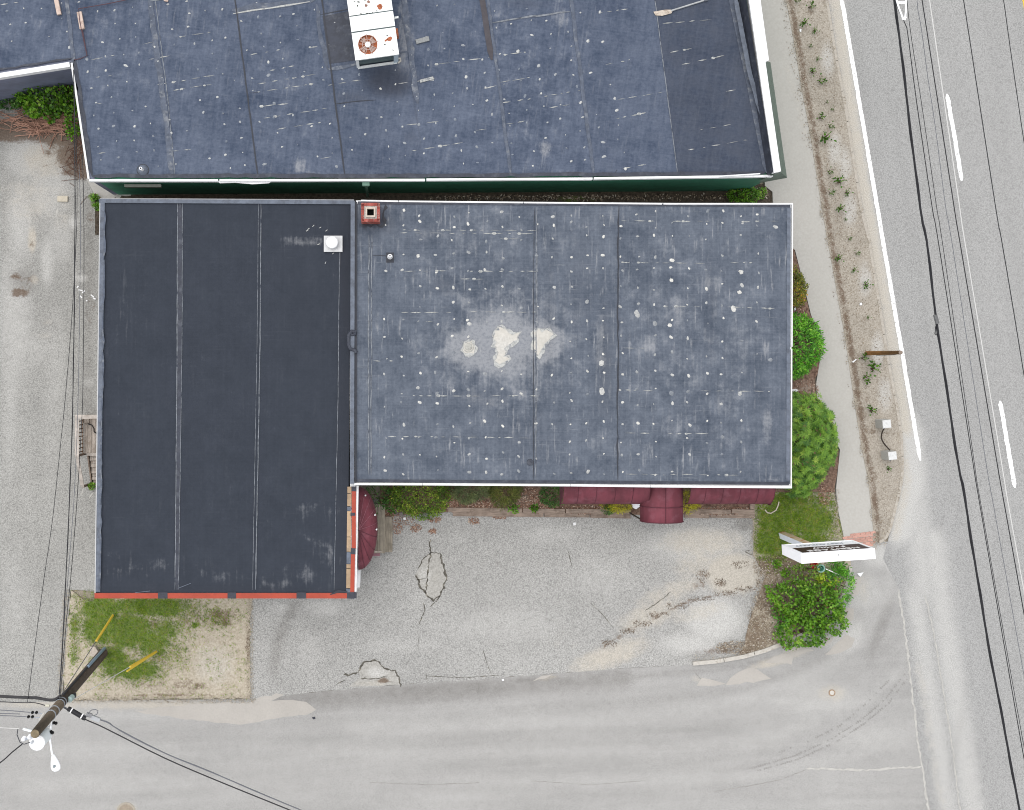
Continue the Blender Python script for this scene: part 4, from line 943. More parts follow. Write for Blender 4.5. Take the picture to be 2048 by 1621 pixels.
for s, fl in ((0, 0), (ny * n, 1)):
    for j in range(ny - 1):
        for i in range(n - 1):
            q = (s + j * n + i, s + j * n + i + 1, s + (j + 1) * n + i + 1, s + (j + 1) * n + i); fs.append(q[::-1] if not fl else q)
for i in range(n - 1): fs.append(((ny - 1) * n + i, (ny - 1) * n + i + 1, (2 * ny - 1) * n + i + 1, (2 * ny - 1) * n + i))
m.add(vs, fs); m.build("barrel_porch", M_maroon, aw, True)
m = MB()
for y in (yw - .88, yF + .02):
    m.tube([(cx_ - (hw + .012) * math.cos(math.pi * i / 14), y, 2.46 + .79 * math.sin(math.pi * i / 14) ** .9) for i in range(15)], .016, 5)
m.tube([(cx_, yw - .04, 3.24), (cx_, yF, 3.24)], .014, 5)
m.build("seam_piping", M_maroon_d, aw)
M_dpost = simple("dark_post", c(60, 50, 52), .1, 5, .5)
for x in (xL + .05, xR - .05): m = MB(); m.tube([(x, yF + .06, 0.02), (x, yF + .06, 2.5)], .03, 8); m.build("porch_post", M_dpost, aw)
# fan-shaped half dome over the steps of the low building
fan = bpy.data.objects.new("fan_awning", None); _link(fan, wb)
xw = P(712, 1060, ZW).x + .06; ap = Vector((xw + .03, P(717, 1060, 3.3).y, 3.32)); Ry = abs(P(716, 975, 2.4).y - P(716, 1141, 2.4).y) / 2; Rx = P(755, 1060, 2.4).x - xw
cy0 = (P(716, 975, 2.4).y + P(716, 1141, 2.4).y) / 2; K = 9
def rim(t, f):
    """f 0 apex .. 1 hem"""
    a = math.pi * t - math.pi / 2; ex, ey = xw + Rx * math.cos(a), cy0 + Ry * math.sin(a)
    s = math.sin(f * math.pi / 2); zz = 2.35 + (ap.z - 2.35) * math.cos(f * math.pi / 2) ** .8
    return Vector((ap.x + (ex - ap.x) * s, ap.y + (ey - ap.y) * s, zz))
for k in range(K):
    m = MB(); vs, fs = [], []
    for j in range(6):
        for i in range(4):
            t = (k + i / 3) / K; v = rim(t, j / 5); sag = -.025 * math.sin(math.pi * i / 3) * j / 5; vs.append((v.x, v.y, v.z + sag))
    for j in range(5):
        for i in range(3): fs.append((j * 4 + i, j * 4 + i + 1, (j + 1) * 4 + i + 1, (j + 1) * 4 + i)[::-1])
    m.add(vs, fs)
    vs2 = [Vector(v) for v in vs[20:24]]; m.add(vs2 + [v - Vector((0, 0, .16)) for v in vs2], [(0, 1, 5, 4), (1, 2, 6, 5), (2, 3, 7, 6)])
    m.build("fabric_panel", M_maroon, fan, True)
M_rib_pale = simple("pale_rib", c(150, 92, 104), .1, 5, .8)  # paler maroon for the ribs on one half of the fan
for k in range(1, K):
    m = MB(); m.tube([rim(k / K, j / 6) + Vector((0, 0, .012)) for j in range(7)], .012, 5); m.build("rib", M_maroon_d if k < 5 else M_rib_pale, fan)
for x, y in [(717, 1060), (750, 1030), (731, 991), (723, 998), (753, 1059)]:
    m = MB(); a = P(x, y, 2.75); m.lathe(a.x, a.y, [(.04, a.z - .1), (.03, a.z + .12)], 6); m.build("dropping", M_white, fan)

m = MB(); a, b = P(712, 1108, ZW), P(711, 1192, ZW); m.prism([(a.x - .02, a.y), (a.x + .12, a.y), (b.x + .12, b.y + .06), (b.x - .02, b.y + .06)], 0, 2.3); m.build("base_panel", M_white_wall, wb)
# ------------------------------------------------------------------ vegetation
def leaf_mat(name, ca, cb, cc=None, trans=.25):
    g = G(name); t = g.attr('tint')
    col = g.mix(g.ramp(t, 0, .6, 0, 1, False), ca, cb)
    if cc: col = g.mix(g.ramp(t, .72, .9), col, cc)
    col = g.mix(g.ramp(t, 1.4, 1.6), col, c(132, 104, 70))     # a few dead leaves
    g.done(col, .5, 0, .35)
    tr = g.n.new("ShaderNodeBsdfTranslucent"); g.val(tr.inputs[0], g.mul(col, 1.3) if False else col)
    mx = g.n.new("ShaderNodeMixShader"); mx.inputs[0].default_value = trans
    out = g.n["Material Output"]; g.link(g.b.outputs[0], mx.inputs[1]); g.link(tr.outputs[0], mx.inputs[2]); g.link(mx.outputs[0], out.inputs[0])
    return g.m
M_leaf_bright = leaf_mat("bright_leaves", c(58, 106, 18), c(132, 192, 44), c(178, 216, 84))
M_leaf_pieris = leaf_mat("rosette_leaves", c(66, 118, 36), c(146, 194, 64), c(180, 208, 84))
M_leaf_green = leaf_mat("narrow_leaves", c(62, 132, 36), c(132, 215, 56), c(184, 250, 87))
M_leaf_varieg = leaf_mat("golden_edged_leaves", c(76, 116, 24), c(144, 176, 46), c(206, 216, 84))
M_leaf_juniper = leaf_mat("juniper_needles", c(86, 107, 66), c(147, 162, 106), c(184, 192, 121))
M_leaf_olive = leaf_mat("olive_needles", c(81, 96, 38), c(141, 152, 66), c(184, 181, 91))
M_leaf_dark = leaf_mat("dark_leaves", c(44, 90, 30), c(94, 146, 54), c(124, 172, 74))
M_leaf_yellow = leaf_mat("yellow_leaves", c(158, 162, 30), c(250, 237, 51), c(252, 252, 87))
M_leaf_orange = leaf_mat("orange_tipped_leaves", c(81, 96, 32), c(160, 162, 51), c(252, 181, 71))
M_leaf_lime = leaf_mat("lime_leaves", c(136, 198, 38), c(224, 252, 75), c(252, 252, 98))
M_leaf_weed = leaf_mat("weed_leaves", c(86, 126, 43), c(145, 187, 64), c(211, 211, 109))
M_grass = leaf_mat("grass_blades", c(104, 156, 20), c(184, 216, 60), c(222, 204, 124), .4)
M_twig = simple("twig_bark", c(128, 94, 78), .3, 20, .9)
M_stem = simple("shrub_stem", c(104, 82, 62), .25, 20, .9)

def leaves(pos, nrm, axis, L, Wd, fold=.25):
    """arrays (n,3): leaf base, leaf normal, leaf direction -> V, F with 4 verts a leaf (two triangles folded along the rib)"""
    n = len(pos); side = np.cross(nrm, axis); side /= np.linalg.norm(side, axis=1)[:, None] + 1e-9
    L = np.broadcast_to(np.asarray(L), (n,))[:, None]; Wd = np.broadcast_to(np.asarray(Wd), (n,))[:, None]
    tip = pos + axis * L; mid = pos + axis * L * .5
    a = mid + side * Wd * .5 + nrm * Wd * fold; b = mid - side * Wd * .5 + nrm * Wd * fold
    V = np.stack([pos, a, tip, b], 1).reshape(-1, 3); i = np.arange(n)[:, None] * 4
    F = np.concatenate([i + np.array([[0, 2, 1]]), i + np.array([[0, 3, 2]])], 0)
    return V, F
def unit(v): return v / (np.linalg.norm(v, axis=1)[:, None] + 1e-9)

def crown_points(cx, cy, rx, ry, h, n, z0=.05, lump=.22, shell=.55, seed=0):
    """points in the outer part of a lumpy dome (metres) with outward directions"""
    r = np.random.default_rng(seed)
    d = unit(r.normal(size=(n * 2, 3))); d[:, 2] = np.abs(d[:, 2]) * 1.0 - .15
    d = unit(d)
    ph = r.uniform(0, 6.28, 6)
    az = np.arctan2(d[:, 1], d[:, 0]); el = d[:, 2]
    lum = 1 + lump * (np.sin(az * 3 + ph[0]) * .4 + np.sin(az * 5 + ph[1] + el * 4) * .35 + np.sin(az * 9 + ph[2] - el * 7) * .25 + np.sin(az * 13 + el * 11 + ph[3]) * .18)
    rad = (shell + (1 - shell) * r.uniform(0, 1, n * 2) ** .5) * lum
    p = d * rad[:, None] * np.array([rx, ry, h * .72]) + np.array([cx, cy, h * .28])
    k = p[:, 2] > z0
    return p[k][:n], d[k][:n], rad[k][:n], r

def shrub(name, label, px, py, rx, ry, h, mat, kind='oval', n=1500, leaf=.08, group=None, lump=.22, seed=1, cat="shrub", z0=.1, gaps=.30):
    """rx, ry in photo px at the crown's widest height"""
    zc_ = h * .45; ctr = P(px, py, zc_); k = (1 - zc_ / HCAM) / PXM; rxm, rym = rx * k, ry * k
    root = thing(name, label, cat, (ctr.x, ctr.y, z0), group)
    p, d, rad, r = crown_points(ctr.x, ctr.y, rxm, rym, h, n, z0 + .04, lump, .5, seed)
    p[:, 2] += z0
    # clumps: thin the leaves out where a 3-D pattern is low, so that depth shows through
    q = np.sin(p[:, 0] * 9.1 + seed) * np.sin(p[:, 1] * 8.3 + seed * 2) + np.sin(p[:, 0] * 17 + p[:, 2] * 11) * np.sin(p[:, 1] * 19 - p[:, 2] * 9) * .6
    keep = q > np.quantile(q, gaps) - r.uniform(0, .8, len(q)); p, d, q = p[keep], d[keep], q[keep]
    m = len(p)
    if kind == 'rosette':
        k_ = 9; up = unit(d + np.array([0, 0, .9]) + r.normal(0, .25, (m, 3)))
        P0 = np.repeat(p, k_, 0); U = np.repeat(up, k_, 0)
        ref = unit(np.cross(U, np.array([[.3, .9, .1]]))); b2 = np.cross(U, ref)
        an = np.tile(np.arange(k_) * 2 * np.pi / k_, m) + np.repeat(r.uniform(0, 6, m), k_)
        out = ref * np.cos(an)[:, None] + b2 * np.sin(an)[:, None]
        ax = unit(out + U * r.uniform(.05, .5, m * k_)[:, None]); nr = unit(U - out * .3)
        Ls = leaf * r.uniform(.75, 1.2, m * k_)
        V, F = leaves(P0, nr, ax, Ls, Ls * .24)
        base_t = np.repeat(np.clip(.35 + .26 * q + r.normal(0, .2, m), 0, 1), k_) + r.normal(0, .1, m * k_)
        tint = np.repeat(np.clip(base_t, 0, 1), 4)
    else:
        ax = unit(d * .6 + r.normal(0, .75, (m, 3)) + np.array([0, 0, .15])); nr = unit(d * .5 + np.array([0, 0, .9]) + r.normal(0, .45, (m, 3)))
        nr = unit(nr - ax * np.sum(nr * ax, 1)[:, None])
        Ls = leaf * r.uniform(.6, 1.3, m); wf = {'oval': .62, 'narrow': .28, 'needle': .10, 'round': .85}[kind]
        V, F = leaves(p, nr, ax, Ls, Ls * wf)
        q2 = np.sin(p[:, 0] * 4.1 + seed * 3) * np.cos(p[:, 1] * 3.7 + seed); tint = np.repeat(np.clip(.36 + .26 * q + .18 * q2 + r.normal(0, .22, m), 0, 1), 4)
    nl = len(tint) // 4; dead = np.repeat(r.uniform(0, 1, nl) < .025, 4); tint = np.where(dead, 2.0, tint)
    fast_mesh("crown", V, F, mat, root, tint)
    mb = MB(); rr = random.Random(seed)
    for i in range(max(4, int(rxm * 8))):
        a = rr.uniform(0, 6.28); f = rr.uniform(.3, .75)
        t = Vector((ctr.x + math.cos(a) * rxm * f, ctr.y + math.sin(a) * rym * f, z0 + h * rr.uniform(.45, .8)))
        s = Vector((ctr.x + math.cos(a) * rxm * .12, ctr.y + math.sin(a) * rym * .12, z0 - .02))
        mb.tube([s, s.lerp(t, .5) + Vector((0, 0, h * .08)), t], .018, 5, .006)
    mb.build("stem", M_stem, root)
    return root

shrub("orange_shrub", "small shrub with orange tipped leaves against the long side of the spotted roof", 1578, 577, 34, 40, 1.5, M_leaf_orange, 'oval', 2600, .085, seed=2)
shrub("rounded_shrub", "bright green rounded shrub beside the pale sidewalk, narrow leaved and medium sized", 1588, 690, 56, 66, 1.8, M_leaf_green, 'narrow', 5200, .15, seed=3, lump=.12, gaps=.15)
shrub("rosette_shrub", "largest shrub, rosette leaved and yellow green, between the spotted roof and sidewalk", 1599, 885, 74, 102, 2.1, M_leaf_pieris, 'rosette', 2000, .175, seed=4, lump=.13, gaps=.3)
shrub("golden_shrub", "round shrub with golden edged leaves by the wooden steps", 842, 986, 60, 54, 1.2, M_leaf_varieg, 'oval', 5200, .075, seed=5, lump=.12, gaps=.2)
shrub("dark_shrub", "low dark green shrub between the fan awning and the golden edged shrub", 757, 992, 30, 32, .8, M_leaf_dark, 'narrow', 900, .10, seed=6, gaps=.45)
shrub("dark_shrub", "thin dark green shrub with bare patches just behind the wooden steps", 783, 1002, 20, 26, .6, M_leaf_dark, 'oval', 380, .09, seed=16, gaps=.5)
shrub("juniper_shrub", "grey green juniper next to the golden edged shrub", 940, 975, 40, 30, .7, M_leaf_juniper, 'needle', 4200, .15, seed=7)
shrub("juniper_shrub", "olive green juniper in the middle of the front bed", 1008, 976, 38, 36, .7, M_leaf_olive, 'needle', 4200, .15, seed=8)
shrub("front_shrub", "deep green shrub at the end of the long maroon awning", 1104, 986, 24, 30, .8, M_leaf_dark, 'narrow', 1700, .09, seed=9)
shrub("yellow_shrub", "yellow shrub under the awning, on the side of the porch toward the junipers", 1234, 1006, 30, 20, .7, M_leaf_yellow, 'needle', 2600, .10, seed=10)
shrub("yellow_shrub", "yellow shrub under the awning, on the side of the porch toward the road", 1378, 1004, 20, 22, .7, M_leaf_yellow, 'needle', 1900, .10, seed=11)
shrub("dark_shrub", "blue green sprig poking out beside the yellow shrub under the awning", 1216, 1018, 14, 10, .35, M_leaf_dark, 'narrow', 260, .10, seed=61)
shrub("passage_shrub", "leafy bush at the road end of the gap between two buildings", 1487, 389, 32, 18, .9, M_leaf_bright, 'oval', 1300, .09, seed=12, z0=.08)
shrub("vine_bush", "bright leafy bush growing in the corner below the blue grey wall", 95, 196, 66, 38, 1.5, M_leaf_bright, 'round', 2300, .13, seed=13, z0=.02)
shrub("vine_bush", "narrow leafy bush against the white roof edge beside the twigs", 146, 236, 16, 40, 1.0, M_leaf_bright, 'round', 520, .11, seed=14, z0=.02, gaps=.4)
shrub("vine_bush", "low dark bush at the foot of the blue grey wall beside the twigs", 16, 207, 30, 10, .5, M_leaf_dark, 'round', 420, .09, seed=15, z0=.02)
CB = [(1583, 1200, 46, 40, 1.1, M_leaf_bright, 'oval', 1900, .12, "bright bush in the corner thicket nearest the asphalt lot"),
      (1636, 1212, 46, 46, 1.2, M_leaf_bright, 'oval', 2000, .12, "bright bush in the centre of the corner thicket"),
      (1600, 1264, 50, 34, 1.1, M_leaf_bright, 'oval', 2000, .12, "bright bush overhanging the curved kerb of the corner thicket"),
      (1662, 1236, 32, 34, .9, M_leaf_bright, 'oval', 1000, .11, "bright bush at the street side of the corner thicket"),
      (1680, 1172, 24, 44, .8, M_leaf_green, 'narrow', 1300, .13, "dark bladed bush at the sidewalk side of the corner thicket"),
      (1652, 1160, 24, 13, .5, M_leaf_lime, 'oval', 300, .12, "lime yellow bush below the green planter"),
      (1562, 1244, 16, 14, .6, M_leaf_green, 'oval', 220, .11, "small bush at the bare mulch edge of the corner thicket"),
      (1612, 1140, 40, 16, .5, M_leaf_weed, 'oval', 420, .10, "sparse weedy bush below the white roadside sign"),
      (1672, 1135, 26, 14, .5, M_leaf_green, 'narrow', 520, .12, "grassy bush behind the roadside sign beside the sidewalk")]
for i, (x, y, rx, ry, h, mt, kd, n, lf, lb) in enumerate(CB):
    shrub("corner_bush", lb, x, y, rx, ry, h, mt, kd, n, lf, "bushes of the corner thicket", .3, 20 + i, "bush", gaps=.5)
for i, (x, y, rr, lb) in enumerate([(1026, 1017, 11, "bright green weed growing over the timber edging"), (1068, 1016, 8, "small weed at the timber edging near the deep green shrub"), (1569, 1146, 9, "bright weed clump on bare mulch below the sign cabinet"), (1553, 1128, 8, "small weed clump on brown mulch beside the sandy lot"), (1520, 386, 12, "small green weed by the end of the passage near the sidewalk"), (184, 972, 7, "mossy yellow weed at the foot of the wooden stair"), (192, 398, 8, "weed beside the concrete pad at the wall corner"), (195, 414, 6, "little weed against the dark roof's upper corner")]):
    shrub("weed", lb, x, y, rr, rr * .9, .25, M_leaf_bright, 'oval', 110, .09, None, .3, 40 + i, "weed", z0=.06, gaps=.2)
# weeds in the verge: one built, the rest copied with their parts
tufts = [(1593, 3, 8), (1619, 14, 11), (1606, 48, 12), (1628, 63, 7), (1623, 144, 10), (1641, 163, 11), (1619, 93, 6), (1634, 119, 6), (1640, 235, 11), (1660, 254, 10), (1647, 278, 16), (1663, 219, 5), (1658, 345, 10), (1675, 363, 14), (1661, 386, 9), (1692, 387, 11), (1678, 418, 12), (1698, 478, 7), (1675, 517, 9), (1706, 541, 9), (1713, 507, 8), (1730, 570, 9), (1724, 715, 14), (1743, 735, 15), (1730, 757, 13), (1740, 820, 12), (1775, 938, 9), (1653, 205, 5), (1690, 440, 5), (1735, 635, 6)]
proto = None
for i, (x, y, rr) in enumerate(tufts):
    if proto is None:
        proto = shrub("verge_weed", "green weed tuft growing in the dry verge", 1593, 3, 9, 9, .2, M_leaf_bright, 'oval', 300, .075, "weed tufts scattered along the dry verge", .3, 50, "weed", z0=.13, gaps=.1); t = proto
    else:
        t = proto.copy(); COL.objects.link(t)
        for ch in proto.children:
            cc = ch.copy(); COL.objects.link(cc); cc.parent = t
    w = P(x, y, .15); t.location = (w.x, w.y, .13); s = rr / 8.2 * random.uniform(.9, 1.1); t.scale = (s * random.uniform(.75, 1.15), s * random.uniform(.75, 1.15), s); t.rotation_euler = (0, 0, random.uniform(0, 6.28))
bpy.context.view_layer.update()
ORD = "first second third fourth fifth sixth seventh eighth ninth tenth eleventh twelfth thirteenth fourteenth fifteenth sixteenth seventeenth eighteenth nineteenth twentieth".split()
ORD += ["twenty-" + w for w in ORD[:9]] + ["thirtieth"]
VW = sorted([o for o in COL.objects if o.get('category') == 'weed' and o.get('group')], key=lambda o: -o.location.y)
for i, o in enumerate(VW):
    size = "large" if o.scale.x > 1.15 else "tiny" if o.scale.x < .75 else "small"
    o['label'] = f"{size} green weed tuft, {ORD[i]} along the dry verge from the photo's upper edge"

# grass, dry litter, twigs: nobody could count them
def scatter_blades(name, poly, z, ops, n, mat, size=.07, seed=1, lo=.35):
    r = np.random.default_rng(seed); pa = np.array(poly, float)
    X = r.uniform(pa[:, 0].min(), pa[:, 0].max(), n * 3); Y = r.uniform(pa[:, 1].min(), pa[:, 1].max(), n * 3)
    w = np.zeros(len(X))
    for x, y, rx, ry, a in ops:
        w = np.maximum(w, np.exp(-(((X - x) / rx) ** 2 + ((Y - y) / ry) ** 2) ** 1.5 * .7) * a)
    nz = np.sin(X * .21 + np.sin(Y * .13) * 2) * np.sin(Y * .19 + np.sin(X * .11) * 2) * .22 + np.sin(X * .55) * np.sin(Y * .6) * .14
    k = inside(poly, X, Y) & (w + nz + r.normal(0, .12, len(X)) > lo)
    X, Y = X[k][:n], Y[k][:n]; m = len(X); kk = (1 - z / HCAM) / PXM
    p = np.stack([(X - NX) * kk, -(Y - NY) * kk, np.full(m, z)], 1)
    an = r.uniform(0, 6.28, m); ax = unit(np.stack([np.cos(an), np.sin(an), r.uniform(.3, 1.6, m)], 1)); nr = unit(np.cross(ax, r.normal(size=(m, 3))))
    V, F = leaves(p, nr, ax, size * r.uniform(.5, 1.3, m), .016, .1)
    tl = np.clip(.42 + .34 * np.sin(X * .21 + np.sin(Y * .11) * 2) * np.cos(Y * .17 + np.sin(X * .07) * 2) + r.normal(0, .22, m), 0, 1)
    o = fast_mesh(name, V, F, mat, None, np.repeat(tl, 4)); return tag(o, kind='stuff')
gy = [(205, 1218, 44, 28, 1.0), (300, 1216, 90, 20, .8), (200, 1255, 38, 38, 1.0), (255, 1262, 52, 36, 1.0), (335, 1216, 30, 20, 1), (305, 1285, 44, 34, .8), (270, 1340, 56, 24, .8), (225, 1320, 36, 36, .75), (150, 1250, 12, 30, .6), (147, 1310, 8, 26, .6), (390, 1251, 10, 7, 1), (450, 1245, 12, 8, .6), (425, 1235, 40, 20, .4), (360, 1222, 40, 24, .75), (330, 1255, 50, 34, .6), (345, 1300, 30, 30, .5), (310, 1345, 30, 20, .55), (165, 1215, 16, 16, .55), (150, 1290, 10, 40, .5)]
o = scatter_blades("grass", [(141, 1180), (500, 1180), (500, 1397), (124, 1400)], .03, gy, 17000, M_grass, .11, 1, .24)
tag(o, "patchy green grass on the sandy ground around the utility pole", "grass")
gc = [(1570, 1000, 70, 26, .75), (1560, 1040, 52, 40, 1.0), (1620, 1045, 56, 34, .95), (1540, 1085, 42, 34, .95), (1620, 1080, 56, 22, .8), (1600, 1010, 80, 22, .7), (1650, 1030, 14, 24, .6), (1600, 1160, 60, 20, .4), (1660, 1000, 16, 30, .35)]
o = scatter_blades("grass", [(1508, 975), (1665, 975), (1690, 1085), (1690, 1140), (1530, 1150), (1508, 1105)], .045, gc, 15000, M_grass, .11, 2, .24)
tag(o, "clumpy green grass around the roadside sign post", "grass")
def chips(name, label, spots, z, n, mat, size, seed):
    r = np.random.default_rng(seed); Vs = []; per = max(1, n // len(spots)); X, Y = [], []
    for x, y, rx, ry in spots:
        a = r.uniform(0, 6.28, per); f = np.sqrt(r.uniform(0, 1, per)); X.append(x + rx * f * np.cos(a)); Y.append(y + ry * f * np.sin(a))
    X, Y = np.concatenate(X), np.concatenate(Y); m = len(X); kk = (1 - z / HCAM) / PXM
    p = np.stack([(X - NX) * kk, -(Y - NY) * kk, np.full(m, z) + r.uniform(.004, .03, m)], 1); an = r.uniform(0, 6.28, m)
    ax = unit(np.stack([np.cos(an), np.sin(an), r.normal(0, .2, m)], 1)); nr = unit(np.stack([r.normal(0, .25, m), r.normal(0, .25, m), np.ones(m)], 1))
    V, F = leaves(p, nr, ax, size * r.uniform(.5, 1.5, m), size * .5, .1)
    return tag(fast_mesh(name, V, F, mat, None, np.repeat(r.uniform(0, 1, m), 4)), label, "leaf litter", None, 'stuff')
M_litter = leaf_mat("dead_leaves", c(108, 72, 56), c(176, 130, 104), c(214, 190, 168), .05)
M_debris = leaf_mat("dry_debris", c(112, 94, 76), c(176, 158, 134), c(224, 214, 198), .05)
chips("leaf_litter", "brown dead leaves covering the bed under the maroon awning", [(930, 1010, 60, 12), (1050, 1000, 34, 26), (1080, 1012, 30, 14), (1180, 1020, 60, 8), (1440, 1022, 60, 8), (980, 1014, 50, 10), (780, 1020, 14, 14), (905, 1000, 12, 24)], .13, 3600, M_litter, .07, 1)
chips("leaf_litter", "clumps of dead leaves on the asphalt by the wooden steps", [(805, 1040, 24, 10), (832, 1056, 12, 8), (865, 1063, 7, 4), (948, 1042, 12, 6), (795, 1056, 10, 12), (1000, 1034, 14, 4), (770, 1046, 8, 8), (870, 1040, 14, 5)], .02, 900, M_litter, .06, 2)
chips("leaf_litter", "brown mulch and dead leaves at the edge of the corner thicket", [(1545, 1135, 40, 24), (1530, 1180, 20, 44), (1520, 1240, 24, 50), (1480, 1296, 50, 14), (1590, 1160, 50, 30), (1540, 1270, 20, 20), (1600, 1210, 80, 60)], .055, 4200, M_debris, .06, 3)
chips("leaf_litter", "leaf litter between the two largest shrubs along the sidewalk", [(1612, 785, 26, 26), (1640, 830, 12, 24), (1600, 800, 20, 20), (1650, 990, 14, 20), (1600, 625, 8, 10)], .135, 900, M_litter, .06, 4)
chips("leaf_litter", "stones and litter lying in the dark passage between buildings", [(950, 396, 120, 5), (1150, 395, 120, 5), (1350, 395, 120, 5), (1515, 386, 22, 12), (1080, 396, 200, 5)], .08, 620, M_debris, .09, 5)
chips("leaf_litter", "dark crumbs of debris washed along a line across the lot", [(1490, 1178, 20, 5), (1450, 1187, 26, 5), (1400, 1198, 30, 5), (1355, 1212, 24, 6), (1315, 1230, 22, 6), (1285, 1247, 20, 6), (1255, 1262, 16, 5), (1220, 1286, 18, 6), (1440, 1165, 12, 8), (1405, 1152, 14, 14), (1480, 1130, 20, 8)], .016, 620, leaf_mat("dark_crumbs", c(84, 70, 56), c(130, 110, 90), None, .02), .055, 6)
vs = [(1580 + .17 * y + (-2 if y < 300 else 6), y, 20, 30) for y in range(0, 900, 45)] + [(1620 + .17 * y, y, 26, 30) for y in range(0, 900, 45)] + [(1765, 950, 20, 50), (1765, 1010, 14, 40), (1760, 1050, 8, 20)]
chips("dry_grass", "dry straw and crumbs matted over the roadside verge", vs, .132, 2600, M_debris, .05, 7)['category'] = "dry grass"
M_spill = leaf_mat("soil_crumbs", c(168, 154, 132), c(206, 194, 174), c(126, 112, 90), .02)
edge = [(500, y, 7, 12) for y in range(1205, 1400, 12)] + [(x, 1400, 14, 7) for x in range(130, 500, 16)] + [(132 - .06 * (y - 1200), y, 7, 12) for y in range(1190, 1400, 14)] + [(160, 1192, 20, 12)]
chips("soil_crumbs", "sandy crumbs spilling over the edges of the bare ground around the utility pole", edge, .036, 2600, M_spill, .045, 21)['category'] = "soil"
edge = [(x + 1, y, 6, 16) for x, y in verge_l for _ in (0, 1)] + [(x - 2, y, 6, 16) for x, y in verge_r] + [(1508, y, 8, 12) for y in range(1040, 1120, 14)] + [(1520, 1150, 12, 30), (1500, 1230, 14, 40), (1470, 1300, 40, 10), (1420, 1316, 40, 8)] + [(1672, y, 8, 14) for y in range(990, 1090, 16)]
chips("soil_crumbs", "loose soil and grit along the sidewalk and the corner bed edges", edge, .136, 2200, M_spill, .045, 22)['category'] = "soil"
# brush pile of cut canes
mb = MB(); rr = random.Random(5)
for i in range(210):
    x, y = rr.choice([(rr.uniform(-30, 150), rr.gauss(242, 12)), (rr.uniform(60, 150), rr.gauss(252, 14)), (rr.gauss(105, 24), rr.gauss(240, 9))])
    L = rr.uniform(.5, 1.6); a = rr.gauss(-.12, .35) if rr.random() < .8 else rr.uniform(-1.5, 1.5)
    w = P(x, y, 0); z = rr.uniform(.03, .22); d = Vector((math.cos(a), math.sin(a), 0)); n = Vector((-d.y, d.x, 0)); b = rr.uniform(-.18, .18)
    mb.tube([w - d * L * .5 + Vector((0, 0, z)), w + n * b * .6 + Vector((0, 0, z + .06)), w + d * L * .25 + n * b + Vector((0, 0, z + .05)), w + d * L * .5 + n * b * 1.6 + Vector((0, 0, max(.02, z - .06)))], rr.uniform(.010, .021), 4, .006, False)
o = mb.build("brush_pile", simple("cut_canes", c(206, 160, 138), .35, 3, .9)); tag(o, "tangle of cut brown canes below the blue grey wall", "brush", None, 'stuff')
mb = MB()
for i in range(60):
    x, y = rr.gauss(150, 10), rr.gauss(318, 26); w = P(x, y, .02); a = rr.uniform(0, 3.1); d = Vector((math.cos(a), math.sin(a), 0)) * rr.uniform(.1, .4)
    mb.tube([w - d, w + Vector((0, 0, .04)), w + d], .008, 4, None, False)
tag(mb.build("twigs", M_twig), "loose brown twigs beside the white edged roof corner", "twigs", None, 'stuff')
# ------------------------------------------------------------------ timber edging, steps, stair
M_timber = simple("weathered_timber", c(164, 146, 132), .2, 3, .9, grain=(3, 30, 30), dirt=c(112, 94, 82), dirt_amt=.6, orand=.1)
M_greywood = simple("grey_wood", c(168, 158, 142), .18, 3, .9, grain=(30, 2, 30), dirt=c(120, 112, 98), dirt_amt=.5, orand=.08)
M_palewood = simple("pale_wood", c(204, 192, 180), .14, 3, .9, grain=(24, 2.5, 20), dirt=c(160, 140, 122), dirt_amt=.5, orand=.08)
te = thing("timber_edging", "low edging of weathered timbers along the front flower bed", "edging", P(1200, 1028, 0))
for row, (dy, zz) in enumerate(((0, .19), (8.5, .12))):
    js = [[895, 1045, 1131, 1263, 1268], [905, 1088, 1180, 1262, 1268]][row]
    for a, b in zip(js[:-1], js[1:]):
        if b - a > 10: board(te, "timber", (a + 1, 1020 + (a - 895) * .011 + dy), (b - 1, 1020 + (b - 895) * .011 + dy + random.uniform(-1, 1)), .17, 0, zz, M_timber)
    js = [[1372, 1463, 1510], [1368, 1420, 1511]][row]
    for a, b in zip(js[:-1], js[1:]): board(te, "timber", (a + 1, 1023 + dy), (b - 1, 1024.5 + dy), .17, 0, zz, M_timber)
board(te, "timber", (1505, 1008), (1505, 1019), .17, 0, .2, M_timber)
ws = thing("wooden_steps", "short wooden steps half covered by the fan shaped awning", "steps", P(760, 1060, 0))
for i, x in enumerate([719, 727, 735, 743, 751, 759, 766.5]): board(ws, "tread_board", (x, 1009), (x, 1107), .145, .40, .45, M_greywood)
for i, x in enumerate([773.5, 781]): board(ws, "tread_board", (x, 1034), (x, 1105), .15, .18, .23, M_greywood)
m = MB(); a, b = P(722, 1013, 0), P(772, 1103, 0); m.box((a.x + b.x) / 2, (a.y + b.y) / 2, .2, b.x - a.x - .1, a.y - b.y - .1, .38); m.build("frame", M_timber, ws)
m = MB(); a, b = P(776, 1038, 0), P(785, 1102, 0); m.box((a.x + b.x) / 2, (a.y + b.y) / 2, .08, b.x - a.x, a.y - b.y - .1, .16); m.build("frame", M_timber, ws)
board(ws, "red_board", (744, 1109), (760, 1109), .14, .0, .10, simple("pink_board", c(176, 128, 138), .15, 5, .8)); board(ws, "end_board", (744, 1104), (764, 1104), .06, .2, .47, M_palewood)
st = thing("wooden_stair", "weathered wooden stair and landing with railing beside the dark roof", "stairs", P(190, 900, 0))
zr, zd = 1.75, .82
xL = P(154, 870, zr).x; xWall = P(198, 870, ZW).x - .02; yT = P(160, 834, zr).y; yB = P(160, 912, zr).y
nb_ = 8
